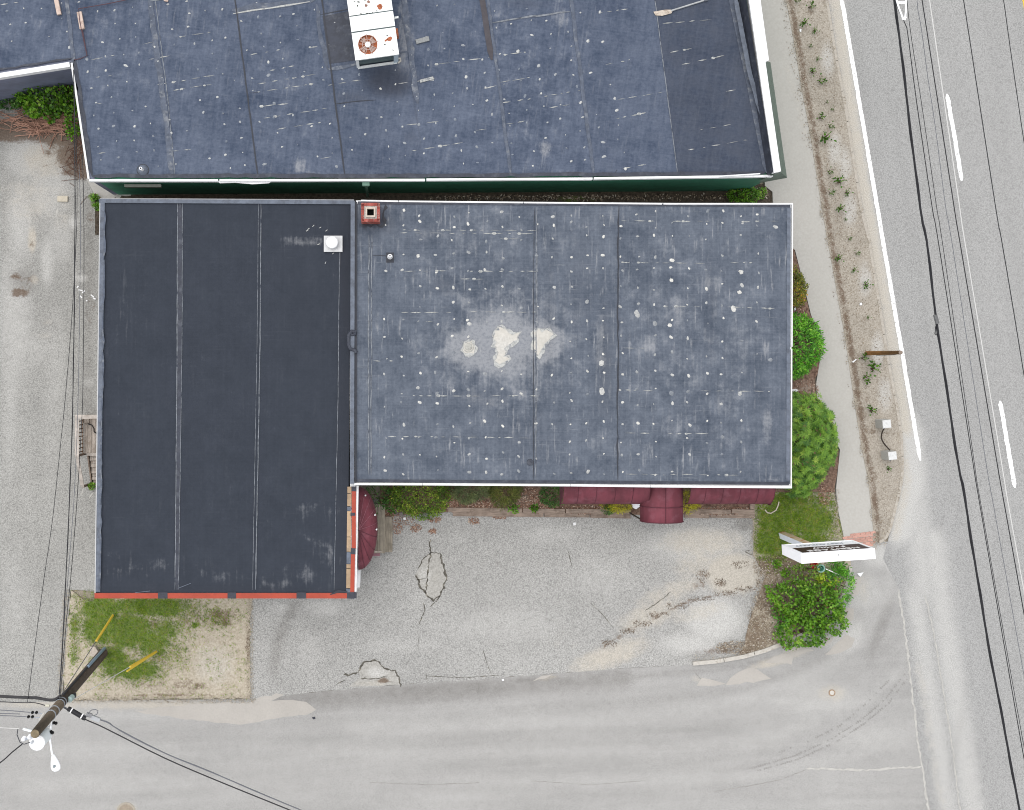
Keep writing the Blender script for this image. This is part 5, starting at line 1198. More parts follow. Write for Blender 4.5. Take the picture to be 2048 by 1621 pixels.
for i in range(nb_):
    w = (xWall - xL - .04) / nb_; m = MB(); m.box(xL + .04 + w * (i + .5), (yT + yB) / 2, zd - .02, w - .012, yT - yB - .04, .04); m.build("deck_board", M_palewood, st)
m = MB(); m.box((xL + xWall) / 2, (yT + yB) / 2, zd / 2 - .04, xWall - xL - .1, yT - yB - .1, zd - .1); m.build("deck_frame", M_timber, st)
M_rail = simple("pale_rail", c(214, 204, 194), .1, 4, .85, grain=(3, 3, 10), dirt=c(160, 146, 132), dirt_amt=.4)
def bm(name, a, b, w, h, mat, par): m = MB(); m.beam(a, b, w, h); return m.build(name, mat, par)
bm("top_rail", (xL, yT - .1, zr), (xL, yB, zr), .15, .04, M_rail, st); bm("top_rail", (xL - .075, yT, zr + .002), (xWall, yT, zr + .002), .15, .04, M_rail, st)
bm("bottom_rail", (xL + .02, yT - .1, zd + .12), (xL + .02, yB, zd + .12), .05, .06, M_timber, st); bm("bottom_rail", (xL, yT - .02, zd + .12), (xWall, yT - .02, zd + .12), .05, .06, M_timber, st)
M_bal = simple("brown_baluster", c(158, 124, 96), .15, 5, .9)
for i in range(9):
    y = yT - .18 - i * (yT - yB - .3) / 8
    bm("baluster", (xL + .02, y, zd + .05), (xL + .02, y, zr - .02), .035, .035, M_bal, st)
for i in range(6): bm("baluster", (xL + .22 + i * .19, yT - .02, zd + .05), (xL + .22 + i * .19, yT - .02, zr - .02), .035, .035, M_bal, st)
yE = P(185, 972, 0).y; ns = 5
for i in range(ns):
    z = zd - (i + 1) * zd / (ns + 1); y0 = yB - (yB - yE) * i / ns; y1 = yB - (yB - yE) * (i + 1) / ns
    for q in (0, 1):
        yy0 = y0 + (y1 - y0) * q / 2; yy1 = y0 + (y1 - y0) * (q + 1) / 2
        m = MB(); m.box((xL + .22 + xWall) / 2, (yy0 + yy1) / 2, z, xWall - xL - .26, abs(yy1 - yy0) - .012, .04); m.build("tread", M_palewood, st)
bm("landing_nosing", (xL + .15, yB - .01, zd + .02), (xWall, yB - .01, zd + .02), .10, .05, M_rail, st)
bm("stringer", (xL + .18, yB, zd - .1), (xL + .18, yE, .02), .05, .22, M_timber, st); bm("stringer", (xWall - .03, yB, zd - .1), (xWall - .03, yE, .02), .04, .22, M_timber, st)
bm("hand_rail", (xL, yB, zr - .01), (xL + .0, yE + .05, .88), .13, .04, M_rail, st)
for y, z in ((yB, zr - .02), (yE + .05, .86)): bm("rail_post", (xL + .02, y, 0), (xL + .02, y, z), .08, .08, M_timber, st)
bm("rail_post", (xL + .02, yT - .02, 0), (xL + .02, yT - .02, zr - .02), .08, .08, M_timber, st)
o = MB(); o.tube([P(x, y, zd + .06) for x, y in [(176, 848), (184, 851), (188, 858), (188, 864), (194, 868), (204, 872)]], .022, 6)
tag(o.build("loose_cable", simple("black_rubber", c(40, 36, 36), .1, 5, .6), None, False, P(188, 858, 0)), "black rubber cable lying across the landing of the wooden stair", "cable")
o = MB(); a = P(172, 842, zd + .05); o.box(a.x, a.y, zd + .05, .24, .17, .10); tag(o.build("pale_block", M_palewood, None, False, a), "small pale block at the head of the wooden stair landing", "block")

# ------------------------------------------------------------------ rooftop things on the store building
th = math.radians(8.0)
M_hvac = simple("white_enamel", (.60, .61, .60, 1), .04, 4, .4, dirt=c(214, 206, 190), dirt_amt=.25)
M_rust = simple("rust", c(192, 112, 76), .25, 18, .9, dirt=c(120, 70, 50), dirt_amt=.6)
M_coil = simple("dark_coil", c(86, 104, 106), .2, 8, .5)
zt_ = ZN + 1.3
FL, FR = P(712, 121, zt_), P(797, 109, zt_); ux = (FR - FL).normalized(); uy = Vector((-ux.y, ux.x, 0)); Wd_ = (FR - FL).length; mid = (FL + FR) / 2
hv = thing("rooftop_air_unit", "white rooftop air conditioning unit with a rusty fan", "air conditioner", (mid.x + uy.x, mid.y + uy.y, ZN))
ang = math.atan2(ux.y, ux.x)
def hbox(name, s0, s1, t0, t1, z0, z1, mat, par=hv):
    ctr_ = FL + ux * ((s0 + s1) / 2) + uy * ((t0 + t1) / 2); m = MB(); m.box(ctr_.x, ctr_.y, (z0 + z1) / 2, s1 - s0, t1 - t0, z1 - z0, ang); return m.build(name, mat, par)
hbox("base_rail", .04, Wd_ - .04, -.02, .06, ZN + .02, ZN + .12, M_hvac); hbox("base_rail", .0, .08, .06, 4.6, ZN + .02, ZN + .12, M_hvac); hbox("base_rail", Wd_ - .08, Wd_, .06, 4.6, ZN + .02, ZN + .12, M_hvac)
hbox("coil", .10, Wd_ - .16, .10, .16, ZN + .14, zt_ - .08, M_coil); hbox("corner_post", 0, .10, 0, .12, ZN + .12, zt_ - .05, M_hvac); hbox("corner_post", Wd_ - .16, Wd_, 0, .12, ZN + .12, zt_ - .05, simple("pale_blue_enamel", c(200, 216, 226), .05, 4, .5))
hbox("cabinet", .03, Wd_ - .03, .18, 4.6, ZN + .12, zt_ - .14, M_hvac)
hole = P(735.5, 89.5, zt_); R_ = 19.2 * (1 - zt_ / HCAM) / PXM
# top panels: the first has a round opening for the fan
def top_panel(t0, t1, z, hole_c=None):
    m = MB()
    if hole_c is None:
        return hbox("top_panel", -.02, Wd_ + .02, t0, t1, z - .04, z, M_hvac)
    n = 40; hx = (hole_c - FL).dot(ux); hy = (hole_c - FL).dot(uy); outer = []
    for i in range(n):
        a = 2 * math.pi * i / n; dx, dy = math.cos(a), math.sin(a); ks = []
        if dx > 1e-6: ks.append((Wd_ + .02 - hx) / dx)
        if dx < -1e-6: ks.append((-.02 - hx) / dx)
        if dy > 1e-6: ks.append((t1 - hy) / dy)
        if dy < -1e-6: ks.append((t0 - hy) / dy)
        k = min(ks); outer.append((hx + dx * k, hy + dy * k))
    for cx0, cy0_ in ((-.02, t0), (Wd_ + .02, t0), (Wd_ + .02, t1), (-.02, t1)):
        j = min(range(n), key=lambda i: math.hypot(outer[i][0] - cx0, outer[i][1] - cy0_)); outer[j] = (cx0, cy0_)
    inner = [(hx + R_ * math.cos(2 * math.pi * i / n), hy + R_ * math.sin(2 * math.pi * i / n)) for i in range(n)]
    W3 = lambda q, zz: FL + ux * q[0] + uy * q[1] + Vector((0, 0, zz - zt_))
    vs = [W3(q, z) for q in outer] + [W3(q, z) for q in inner] + [W3(q, z - .10) for q in outer] + [W3(q, z - .10) for q in inner]
    fs = []
    for i in range(n):
        j = (i + 1) % n; fs += [(i, j, n + j, n + i), (2 * n + j, 2 * n + i, 3 * n + i, 3 * n + j), (n + i, n + j, 3 * n + j, 3 * n + i), (j, i, 2 * n + i, 2 * n + j)]
    m.add(vs, fs); return m.build("top_panel", M_hvac, hv)
top_panel(0, .955, zt_, hole); top_panel(1.0, 1.525, zt_ + .02); top_panel(1.57, 4.6, zt_)
hbox("panel_joint", .0, Wd_, .955, 1.0, zt_ - .05, zt_ - .02, M_coil); hbox("panel_joint", .0, Wd_, 1.525, 1.57, zt_ - .05, zt_ - .02, M_coil)
fan_ = bpy.data.objects.new("fan", None); _link(fan_, hv)
m = MB(); m.lathe(hole.x, hole.y, [(R_ * .99, zt_ - .085), (R_ * .99, zt_ - .08)], 32); m.build("fan_well", M_rust, fan_)
M_blade = simple("dusty_fan_blade", c(200, 172, 160), .15, 10, .8, dirt=c(160, 110, 90), dirt_amt=.6)
for k in range(4):
    a = k * math.pi / 2 + .75; m = MB(); vs = []
    for rr_, da, dz in ((.09, -.45, .0), (.09, .45, .01), (R_ * .93, .42, .02), (R_ * .93, -.34, -.02)): vs.append((hole.x + rr_ * math.cos(a + da), hole.y + rr_ * math.sin(a + da), zt_ - .05 + dz))
    m.add(vs + [(x, y, z - .008) for x, y, z in vs], [(0, 1, 2, 3), (7, 6, 5, 4), (0, 4, 5, 1), (1, 5, 6, 2), (2, 6, 7, 3), (3, 7, 4, 0)]); m.build("blade", M_blade, fan_)
m = MB(); m.lathe(hole.x, hole.y, [(.10, zt_ - .05), (.10, zt_ + .012), (.06, zt_ + .03)], 16); m.build("hub", M_hvac, fan_)
M_wire = simple("guard_wire", c(214, 190, 180), .1, 9, .5)
for k in range(9):
    a = k * 2 * math.pi / 9 + .3; m = MB(); m.tube([(hole.x + .08 * math.cos(a), hole.y + .08 * math.sin(a), zt_ + .015), (hole.x + (R_ + .03) * math.cos(a), hole.y + (R_ + .03) * math.sin(a), zt_ + .012)], .010, 4); m.build("guard_wire", M_wire, fan_)
for rr_ in (R_ * .55, R_ * .97):
    m = MB(); m.tube([(hole.x + rr_ * math.cos(i * .19634954), hole.y + rr_ * math.sin(i * .19634954), zt_ + .016) for i in range(33)], .010, 4, None, False); m.build("guard_ring", M_rust if rr_ > R_ * .6 else M_wire, fan_)
M_rust2 = simple("brown_rust", c(160, 120, 104), .25, 18, .9); M_mildew = simple("mildew_spot", c(84, 88, 80), .2, 20, .9)
def spot(x, y, rx, ry, rot, mat, name="rust_patch", z=None):
    a = P(x, y, zt_); m = MB(); r_ = random.Random(int(x * 7 + y)); k = (1 - zt_ / HCAM) / PXM; n = 12
    pts = []
    for i in range(n):
        t = 2 * math.pi * i / n; f = r_.uniform(.8, 1.15); u, v_ = rx * k * math.cos(t) * f, ry * k * math.sin(t) * f
        pts.append((a.x + u * math.cos(rot) - v_ * math.sin(rot), a.y + u * math.sin(rot) + v_ * math.cos(rot)))
    m.prism(pts, zt_ - .002, (zt_ + .003) if z is None else z); return m.build(name, mat, hv)
spot(759.5, 13.5, 5.5, 5.8, 0, M_rust); spot(732.5, 11.5, 3.2, 3, 0, M_rust2); spot(737, 4, 3, 3, 0, M_rust2); spot(779, 78.5, 6, 4.6, .4, M_rust); spot(772, 81, 4, 2, .5, M_rust)
for x, y, a, b, t in [(715, 12, 2.2, 1.6, .6), (717, 4.5, 3, 1.3, -.1), (709, 3.5, 2.2, .6, 0), (730, 1, 1.5, 1.2, 0), (769.5, 89.5, 3, 1, .4), (774, 72, 2.6, 1, .3), (753.5, 21, 1.6, .9, -.5), (786, 101, 1.0, 2, .4), (722, 28, 1.2, 2, .2), (728, 25.5, .7, 2, 0), (734, 27, 2.6, .7, 0), (739, 26.5, 1.6, .6, .2), (745, 25.5, 1.6, .5, 0), (754, 24, 1.2, .6, 0), (781, 34, 1.2, .9, 0)]:
    spot(x, y, a, b, t, M_mildew, "mildew_spot")
m = MB(); m.tube([P(797, 118, ZN + .2), P(800, 117, ZN + .2), P(801, 122, ZN + .15), P(796, 126, ZN + .12)], .04, 6); m.build("drain_pipe", simple("pvc", c(206, 200, 190), .1, 5, .6), hv)
for x, y, z in ((788, 37, .7), (791, 36, .7), (795, 35, .7)): m = MB(); a = P(x, y, ZN + z); m.box(a.x, a.y, a.z, .07, .07, .06); m.build("valve", M_hvac, hv)
m = MB(); a = P(793, 68, ZN + .5); m.box(a.x, a.y, a.z, .12, .28, .4, ang); m.build("junction_box", M_rust, hv)
M_block = simple("pale_wood_block", c(222, 200, 186), .12, 8, .9, dirt=c(150, 110, 96), dirt_amt=.6)
def roof_block(name, label, a, b, w, h, mat, z0=None, cat="block"):
    A, B = P(*a, ZN + h), P(*b, ZN + h); m = MB(); m.beam((A.x, A.y, ZN + .01 + h / 2), (B.x, B.y, ZN + .01 + h / 2), w, h)
    return tag(m.build(name, mat, None, False, ((A.x + B.x) / 2, (A.y + B.y) / 2, ZN)), label, cat)
roof_block("support_block", "pale wooden block under the brown conduit on the blue grey roof", (158, 24), (164, 58), .17, .12, M_block)
roof_block("support_block", "pale wooden block near the roof seam at the upper edge of the photo", (110, -10), (118, 29), .15, .12, M_block)
roof_block("support_block", "tiny pale block on the roof above the first light seam", (328, 0), (336, 2), .08, .06, M_block)
roof_block("roof_paver", "flat grey stone slab lying near the rooftop air unit", (832, 84), (858, 77), .16, .08, simple("grey_slab", c(160, 162, 162), .2, 16, .9))
roof_block("roof_stone", "long flaking pale stone lying below the light roof seam", (840, 163), (867, 156), .10, .04, M_chalk)
m = MB(); m.tube([P(300, -10, ZN + .13), P(215, 8, ZN + .13), P(157, 18, ZN + .13), P(160, 45, ZN + .13), P(174, 112, ZN + .06), P(160, 118, ZN + .04), P(148, 120, ZN + .04)], .018, 5); m.tube([P(165, 60, ZN + .08), P(174, 112, ZN + .06)], .02, 5)
tag(m.build("conduit", simple("brown_conduit", c(92, 66, 74), .15, 5, .7), None, False, P(160, 60, ZN)), "thin brown conduit running over blocks across the blue grey roof", "conduit")
pd = thing("old_paddle", "long handled wooden paddle lying on the dark end of the roof", "paddle", P(1360, 15, ZN))
M_pad = simple("bleached_wood", c(222, 208, 192), .2, 14, .9, dirt=c(150, 130, 112), dirt_amt=.6)
m = MB(); m.prism([P2(x, y, ZN + .05) for x, y in [(1307, 24), (1311, 31), (1324, 32), (1343, 27), (1346, 20), (1330, 20)]], ZN + .02, ZN + .06); m.build("blade", M_pad, pd)
m = MB(); m.tube([P(1342, 22, ZN + .06), P(1412, 0, ZN + .06)], .03, 6); m.build("handle", simple("bleached_handle", c(190, 192, 192), .15, 8, .8), pd); m = MB(); m.tube([P(1408, 1, ZN + .06), P(1416, -1, ZN + .06)], .05, 6); m.build("grip", M_seam_pale, pd)

# ------------------------------------------------------------------ roadside sign
M_signwhite = simple("sign_white", (.78, .78, .80, 1), .03, 3, .4)
M_signbrown = simple("sign_brown", c(70, 46, 46), .15, 4, .5)
sg = thing("roadside_sign", "big white cabinet sign with a brown lettered panel on a rusty post", "sign", P(1560, 1068, 0))
zT, zB = 5.6, 3.4
A, B = P(1602, 1107, zT), P(1750, 1097, zT); D = P(1602, 1128, zT)
sx_ = (B - A).normalized(); sy_ = Vector((sx_.y, -sx_.x, 0)); SL = (B - A).length; SD = (D - A).dot(sy_) if (D - A).dot(sy_) > 0 else .35
org2 = Vector((A.x, A.y, 0))
def sbox(name, s0, s1, d0, d1, z0, z1, mat, par=sg):
    vs = []
    for z in (z0, z1):
        for s, d in ((s0, d0), (s1, d0), (s1, d1), (s0, d1)): q = org2 + sx_ * s + sy_ * d; vs.append((q.x, q.y, z))
    m = MB(); m.add(vs, [(0, 1, 2, 3), (7, 6, 5, 4), (4, 5, 1, 0), (5, 6, 2, 1), (6, 7, 3, 2), (7, 4, 0, 3)]); return m.build(name, mat, par)
cab = sbox("cabinet", 0, SL, .03, SD - .03, zB, zT - .012, M_signwhite)
for d0, d1 in ((0, .028), (SD - .028, SD)):
    for (s0, s1, z0, z1) in ((0, SL, zT - .08, zT), (0, SL, zB - .01, zB + .08), (0, .08, zB + .08, zT - .08), (SL - .08, SL, zB + .08, zT - .08)): sbox("frame_trim", s0, s1, d0, d1, z0, z1, M_signwhite)
sbox("top_cover", .05, SL - .05, .05, SD - .05, zT - .012, zT - .004, M_signwhite)
m = MB(); q = org2 + sx_ * (SL * .5) + sy_ * (SD * .4); m.lathe(q.x, q.y, [(.025, zT - .01), (.02, zT + .02)], 8); m.build("bolt", M_mildew, sg)
zM = zB + (zT - zB) * .40
sbox("white_panel", .10, SL - .10, .016, .029, zB + .10, zM, simple("faded_white_panel", (.66, .67, .69, 1), .04, 3, .5)); pan = sbox("brown_panel", .10, SL - .10, .012, .029, zM + .01, zT - .10, M_signbrown)
def lettering(txt, z, size, s_mid, mat, name, par):
    cu = bpy.data.curves.new(name, 'FONT'); cu.body = txt; cu.size = size; cu.align_x = 'CENTER'; cu.align_y = 'CENTER'; cu.extrude = .004; cu.resolution_u = 3
    tmp = bpy.data.objects.new("tmp_text", cu); COL.objects.link(tmp); bpy.context.view_layer.update()
    me = bpy.data.meshes.new_from_object(tmp.evaluated_get(bpy.context.evaluated_depsgraph_get())); bpy.data.objects.remove(tmp)
    xs_ = [v.co.x for v in me.vertices]; wmax = max(xs_) - min(xs_); f = min(1.0, (SL - .35) / wmax)
    o = bpy.data.objects.new(name, me); _link(o, par); me.materials.clear(); me.materials.append(mat)
    for v in me.vertices:
        q = org2 - sx_ * 0 + sx_ * (s_mid - v.co.x * f) + sy_ * (.004 - v.co.z); v.co = (q.x - ORG[o.name].x, q.y - ORG[o.name].y, z + v.co.y - ORG[o.name].z)
    me.flip_normals(); me.update(); return o
M_letter = simple("white_letter", (.72, .71, .70, 1), .03, 5, .5); M_greyletter = simple("grey_letter", c(176, 182, 190), .05, 5, .6)
lettering("HERITAGE", zT - .45, .40, SL / 2, M_letter, "lettering", sg); lettering("FAMILY", zT - .98, .36, SL / 2, M_letter, "lettering", sg); lettering("RESTAURANT", zB + .52, .28, SL / 2 - .1, M_greyletter, "lettering", sg)
# post: square steel, rust streaks on one face
pb = P(1563, 1070, 0); m = MB(); m.box(pb.x, pb.y, (zB + .2) / 2, .23, .23, zB + .2, .25); m.build("post", simple("post_white", (.60, .63, .68, 1), .04, 3, .5), sg)
m = MB(); ca_, sa_ = math.cos(.25), math.sin(.25); o_ = .118; m.box(pb.x - sa_ * o_, pb.y + ca_ * o_, (zB + .1) / 2, .22, .006, zB + .08, .25); m.build("rusty_face", simple("rust_streaked_paint", c(226, 206, 172), .12, 3, .7, dirt=c(206, 134, 62), dirt_amt=.95), sg)
# ------------------------------------------------------------------ planter, bucket, chain by the sign
pt = thing("planter", "round green planter pot standing below the white roadside sign", "planter", P(1640, 1137, .05))
a = P(1641, 1137, .4); m = MB(); m.lathe(a.x, a.y, [(.10, .05), (.13, .44), (.16, .45), (.16, .47), (.115, .46), (.10, .30), (.02, .30)], 24); m.build("pot", simple("pale_green_rim", c(150, 196, 180), .08, 6, .5), pt, False)
m = MB(); m.lathe(a.x, a.y, [(.10, .33), (.112, .44), (.09, .34), (.03, .34)], 20); m.build("liner", simple("deep_green_liner", c(28, 116, 88), .1, 6, .5), pt, True)
m = MB(); m.tube([(a.x + .05 * math.cos(i * .5), a.y + .05 * math.sin(i * .5), .36) for i in range(10)], .018, 5); m.build("hose_coil", simple("pale_green_hose", c(130, 190, 170), .05, 6, .5), pt)
rb = thing("red_bucket", "small red bucket tucked under the edge of the white sign", "bucket", P(1628, 1132, .05))
a = P(1629, 1131, .3); m = MB(); m.lathe(a.x, a.y, [(.10, .05), (.125, .30), (.14, .31), (.12, .32), (.09, .14), (.02, .14)], 18); m.build("pail", simple("red_plastic", c(214, 50, 56), .08, 6, .45), rb); m = MB(); m.tube([(a.x + .13 * math.cos(t * .35), a.y - .02, .31 + .06 * math.sin(t * .35)) for t in range(10)], .008, 4); m.build("handle", M_greyletter, rb)
m = MB()
for i in range(9):
    A_ = P(1652 + i * 3.0, 1138.5 + i * 1.3, .5); B_ = P(1654 + i * 3.0, 1139.4 + i * 1.3, .5); m.beam(A_, B_, .035, .02)
m.beam(P(1651, 1138, .49), P(1679, 1150, .49), .012, .01)
o = m.build("white_chain", M_letter, None, False, P(1665, 1144, 0)); tag(o, "thin white beaded cane leaning out beside the green planter", "cane")
# litter
def scrap(label, pts, z=.02, mat=M_white, name="paper_scrap"):
    m = MB(); a = P(*pts[0], z); m.prism([P2(x, y, z) for x, y in pts], z, z + .015); tag(m.build(name, mat, None, False, a), label, "litter")
scrap("white triangular scrap of paper on the pavement beyond the sign", [(1714, 1147), (1727, 1145), (1721, 1154), (1717, 1151)], .05)
scrap("white scrap on the bed beside the largest shrub", [(1583, 779), (1592, 778), (1597, 781), (1592, 784), (1585, 783)], .16)
scrap("tiny white scrap at the foot of the orange tipped shrub", [(1588, 617), (1591, 615), (1592, 620), (1589, 622)], .16)
scrap("white scrap lying by the first weed in the verge", [(1599, 58), (1603, 59), (1602, 65), (1599, 63)], .15)
scrap("pale stick on the verge beside the brown stub post", [(1704, 724), (1712, 718), (1713, 720), (1706, 726)], .15)
scrap("white dot of litter in the lot by the timber edging", [(1146, 1046), (1151, 1045), (1152, 1050), (1147, 1051)], .02)
scrap("white fleck at the street edge of the lot", [(1003, 1358), (1008, 1358), (1008, 1362), (1004, 1362)], .02)
scrap("black fleck on the side street pavement", [(624, 1435), (630, 1434), (631, 1438), (626, 1439)], .012, M_seam_dk, "black_scrap")
scrap("pale mushroom of litter beside the white scrap on the verge", [(1719, 606), (1724, 606), (1724, 611), (1719, 611)], .15)
scrap("white fleck at the dead leaves by the golden edged shrub", [(806, 1036), (811, 1035), (812, 1040), (807, 1040)], .05)
for i, (x, y, l, a) in enumerate([(157, 580, 14, -.2), (164, 586, 12, .6), (160, 592, 10, -.8), (182, 590, 14, -.7), (186, 596, 10, -.5), (172, 602, 5, .2), (154, 576, 8, .9)]):
    m = MB(); w = P(x, y, .02); m.beam(w, w + Vector((math.cos(a), math.sin(a), 0)) * l * .6 / PXM, .045, .015); ob = m.build("paint_spill", M_white, driveway)
b = MB(); a = P(125, 398, .1); b.box(a.x, a.y, .06, .40, .22, .11, -.02); tag(b.build("loose_brick", simple("pale_block_stone", c(226, 216, 196), .08, 9, .9), None, False, (a.x, a.y, .01)), "single pale block left on the asphalt by the building corner", "block")
m = MB(); pts = [(1530, 1020), (1535, 1026), (1542, 1027), (1552, 1021), (1556, 1012), (1558, 1004)]; m.tube([P(x, y, .12) for x, y in pts], .025, 5); tag(m.build("white_branch", simple("bleached_branch", c(226, 214, 196), .1, 8, .8), None, False, P(1542, 1024, .05)), "bleached crooked branch lying on the corner grass", "branch")
m = MB(); pts = [(1264, 1008), (1266, 1016), (1272, 1019), (1279, 1014), (1280, 1008)]; m.prism([P2(x, y, .25) for x, y in pts], .12, .26); tag(m.build("white_bag", M_signwhite, None, False, P(1272, 1012, .1)), "crumpled white bag beside the awning porch", "bag")
for lb, pts, h in (("grey stone in the bed next to the wooden steps", [(786, 1024), (794, 1022), (797, 1028), (790, 1032)], .16), ("second grey stone in the bed beneath the golden edged shrub", [(798, 1026), (806, 1025), (807, 1032), (800, 1034)], .16)):
    m = MB(); m.prism([P2(x, y, h) for x, y in pts], .08, h); tag(m.build("bed_stone", simple("bed_stone_grey", c(140, 132, 128), .2, 12, .9), None, False, P(*pts[0], .08)), lb, "stone")

# ------------------------------------------------------------------ posts with chain, stub post, covers in the street
M_granite = simple("granite", c(214, 212, 206), .12, 30, .8, dirt=c(186, 182, 172), dirt_amt=.4)
M_capstone = simple("pale_cap_stone", c(240, 240, 238), .06, 20, .8, dirt=c(206, 206, 202), dirt_amt=.6)
def gpost(label, tx, ty, rot):
    h = .72; t = P(tx, ty, h + .13); o = thing("stone_post", label, "post", (t.x, t.y, .13), "squat stone posts on the verge")
    m = MB(); m.box(t.x, t.y, .13 + h / 2, .34, .33, h, rot, .97); m.build("shaft", M_granite, o); m = MB(); m.box(t.x, t.y, .13 + h + .006, .31, .30, .012, rot); m.build("cap", M_capstone, o)
    m = MB(); m.tube([(t.x, t.y - .17, .62), (t.x, t.y - .21, .62)], .025, 6); m.build("eye_bolt", M_seam_dk, o); return t
t1 = gpost("squat pale stone post on the verge closer to the stub post", 1773.5, 848.5, .1); t2 = gpost("squat pale stone post on the verge nearer the corner", 1785, 912, .12)
m = MB(); a, b = Vector((t1.x - .02, t1.y - .2, .6)), Vector((t2.x + .0, t2.y + .2, .6))
m.tube([a.lerp(b, i / 10) + Vector((-.08 * math.sin(math.pi * i / 10), 0, -.30 * math.sin(math.pi * i / 10))) for i in range(11)], .028, 6)
tag(m.build("chain", simple("dark_chain", c(62, 52, 44), .2, 30, .6), None, False, a.lerp(b, .5)), "dark sagging chain between the two stone posts", "chain")
sp = thing("stub_post", "brown wooden stub post standing in the verge by the edge line", "post", P(1733, 707, .13))
bz, tz = P(1733, 707, .13), P(1801, 705.5, 3.5); m = MB(); m.tube([bz, tz], .085, 10, .07); m.build("shaft", simple("brown_stained_wood", c(146, 104, 58), .2, 5, .8, grain=(6, 6, .6)), sp, True)
m = MB(); m.tube([bz + Vector((.05, -.09, .9)), bz.lerp(tz, .85) + Vector((.03, -.08, 0))], .018, 5); m.build("conduit", M_greyletter, sp); m = MB(); m.tube([tz, tz + Vector((0, 0, .03))], .075, 10); m.build("end_grain", M_timber, sp)
vc_ = thing("valve_cover", "small round valve cover with a rusty ring in the side street", "manhole cover", P(1664, 1386, .01)); a = P(1664, 1386, .01)
m = MB(); m.lathe(a.x, a.y, [(.13, .002), (.13, .022), (.095, .022), (.095, .012)], 20); m.build("ring", simple("rusty_ring", c(176, 148, 120), .2, 20, .9), vc_); m = MB(); m.lathe(a.x, a.y, [(.09, .005), (.09, .019), (.03, .021)], 18); m.build("lid", simple("pale_lid", c(222, 216, 206), .1, 20, .8), vc_)
mc = thing("manhole_cover", "round tan manhole cover at the lower edge of the side street", "manhole cover", P(252, 1624, .01)); a = P(252, 1624, .01)
m = MB(); m.lathe(a.x, a.y, [(.37, .004), (.37, .02), (.31, .02), (.31, .012)], 28); m.build("ring", simple("dusty_ring", c(190, 180, 164), .15, 14, .9), mc); m = MB(); m.lathe(a.x, a.y, [(.30, .006), (.30, .017), (.2, .019)], 26); m.build("lid", simple("dusty_lid", c(172, 158, 140), .2, 16, .9), mc)

# ------------------------------------------------------------------ utility pole
ZP = 10.4
up = thing("utility_pole", "brown wooden utility pole with transformer and street lamp by the side street", "utility pole", P(206, 1306, 0))
pbase, ptop = P(206, 1306, 0), P(70, 1468, ZP)
M_pole = simple("creosote_pole", c(92, 80, 70), .25, 6, .9, grain=(8, 8, .5), dirt=c(56, 50, 46), dirt_amt=.5); M_poletop = simple("weathered_pole", c(140, 126, 100), .2, 6, .9, grain=(8, 8, .5))
at = lambda z, dx=0, dy=0: pbase.lerp(ptop, z / ZP) + Vector((dx, dy, 0))
m = MB(); m.tube([pbase - Vector((0, 0, .3)), at(4), at(7.2)], .19, 14, .165); m.build("shaft", M_pole, up, True)
m = MB(); m.tube([at(7.2), ptop], .165, 14, .14); m.build("upper_shaft", simple("upper_pole", c(112, 100, 84), .25, 6, .9, grain=(8, 8, .5)), up, True); m = MB(); m.tube([ptop, ptop + Vector((0, 0, .015))], .135, 14); m.build("end_grain", M_poletop, up)
M_conduit = simple("grey_conduit", c(150, 172, 192), .08, 4, .5)
m = MB(); m.tube([at(.1, .08, .20), at(3.0, .06, .22)], .055, 10); m.build("riser_conduit", M_conduit, up); m = MB(); m.tube([at(3.0, .04, .2), at(5, .02, .2), at(6.6, 0, .18)], .03, 6); m.build("riser_cable", M_seam_dk, up)
m = MB(); a = at(6.4, .14, -.02); m.lathe(a.x + .05, a.y, [(.10, 6.2), (.10, 6.55), (.04, 6.62)], 14); m.build("meter", simple("pale_meter", c(190, 214, 210), .1, 9, .4), up)
m = MB(); a = at(6.0, .16, -.06); m.box(a.x, a.y, 6.0, .2, .16, .3); m.build("control_box", M_seam_dk, up)
M_tank = simple("transformer_grey", (.62, .66, .67, 1), .04, 4, .45); tcx, tcy = P(72.5, 1487, 9.9).x, P(72.5, 1487, 9.9).y
tr = bpy.data.objects.new("transformer", None); _link(tr, up)
m = MB(); m.lathe(tcx, tcy, [(.20, 8.85), (.235, 8.9), (.235, 9.78)], 24); m.build("tank", M_tank, tr, False); m = MB(); m.lathe(tcx, tcy, [(.25, 9.78), (.25, 9.84), (.2, 9.9), (.05, 9.93)], 24); m.build("lid", simple("transformer_lid", (.8, .8, .8, 1), .02, 4, .4), tr, False)
m = MB(); m.lathe(tcx - .10, tcy + .06, [(.05, 9.9), (.03, 9.98), (.05, 10.03), (.03, 10.08), (.045, 10.12), (.02, 10.2)], 10); m.build("bushing", simple("porcelain", (.55, .57, .6, 1), .04, 4, .3), tr); bm("bracket", (tcx + .02, tcy + .2, 9.4), at(9.4), .08, .3, M_tank, tr)
m = MB(); a = P(46, 1480, 10.1); b_ = P(58, 1476, 10.1)
for q in (a, b_): m.lathe(q.x, q.y, [(.06, 9.9), (.08, 9.95), (.05, 10.0), (.07, 10.06), (.03, 10.15)], 10)
m.build("insulator", simple("white_porcelain", (.75, .76, .78, 1), .03, 4, .3), up)
bm("cross_arm", at(10.25), P(46, 1458, 10.25), .06, .06, M_tank, up); bm("cross_arm", at(10.1, -.02, -.1), P(46, 1482, 10.0), .05, .05, M_greyletter, up)
m = MB(); m.tube([P(36, 1458, 10.2), P(34, 1470, 10.15), P(40, 1485, 10.1), P(48, 1489, 10.1), P(60, 1485, 10.1)], .014, 5); m.build("jumper_wire", M_seam_dk, up)
M_blk = simple("black_rubber_insulator", c(24, 24, 26), .1, 9, .5)
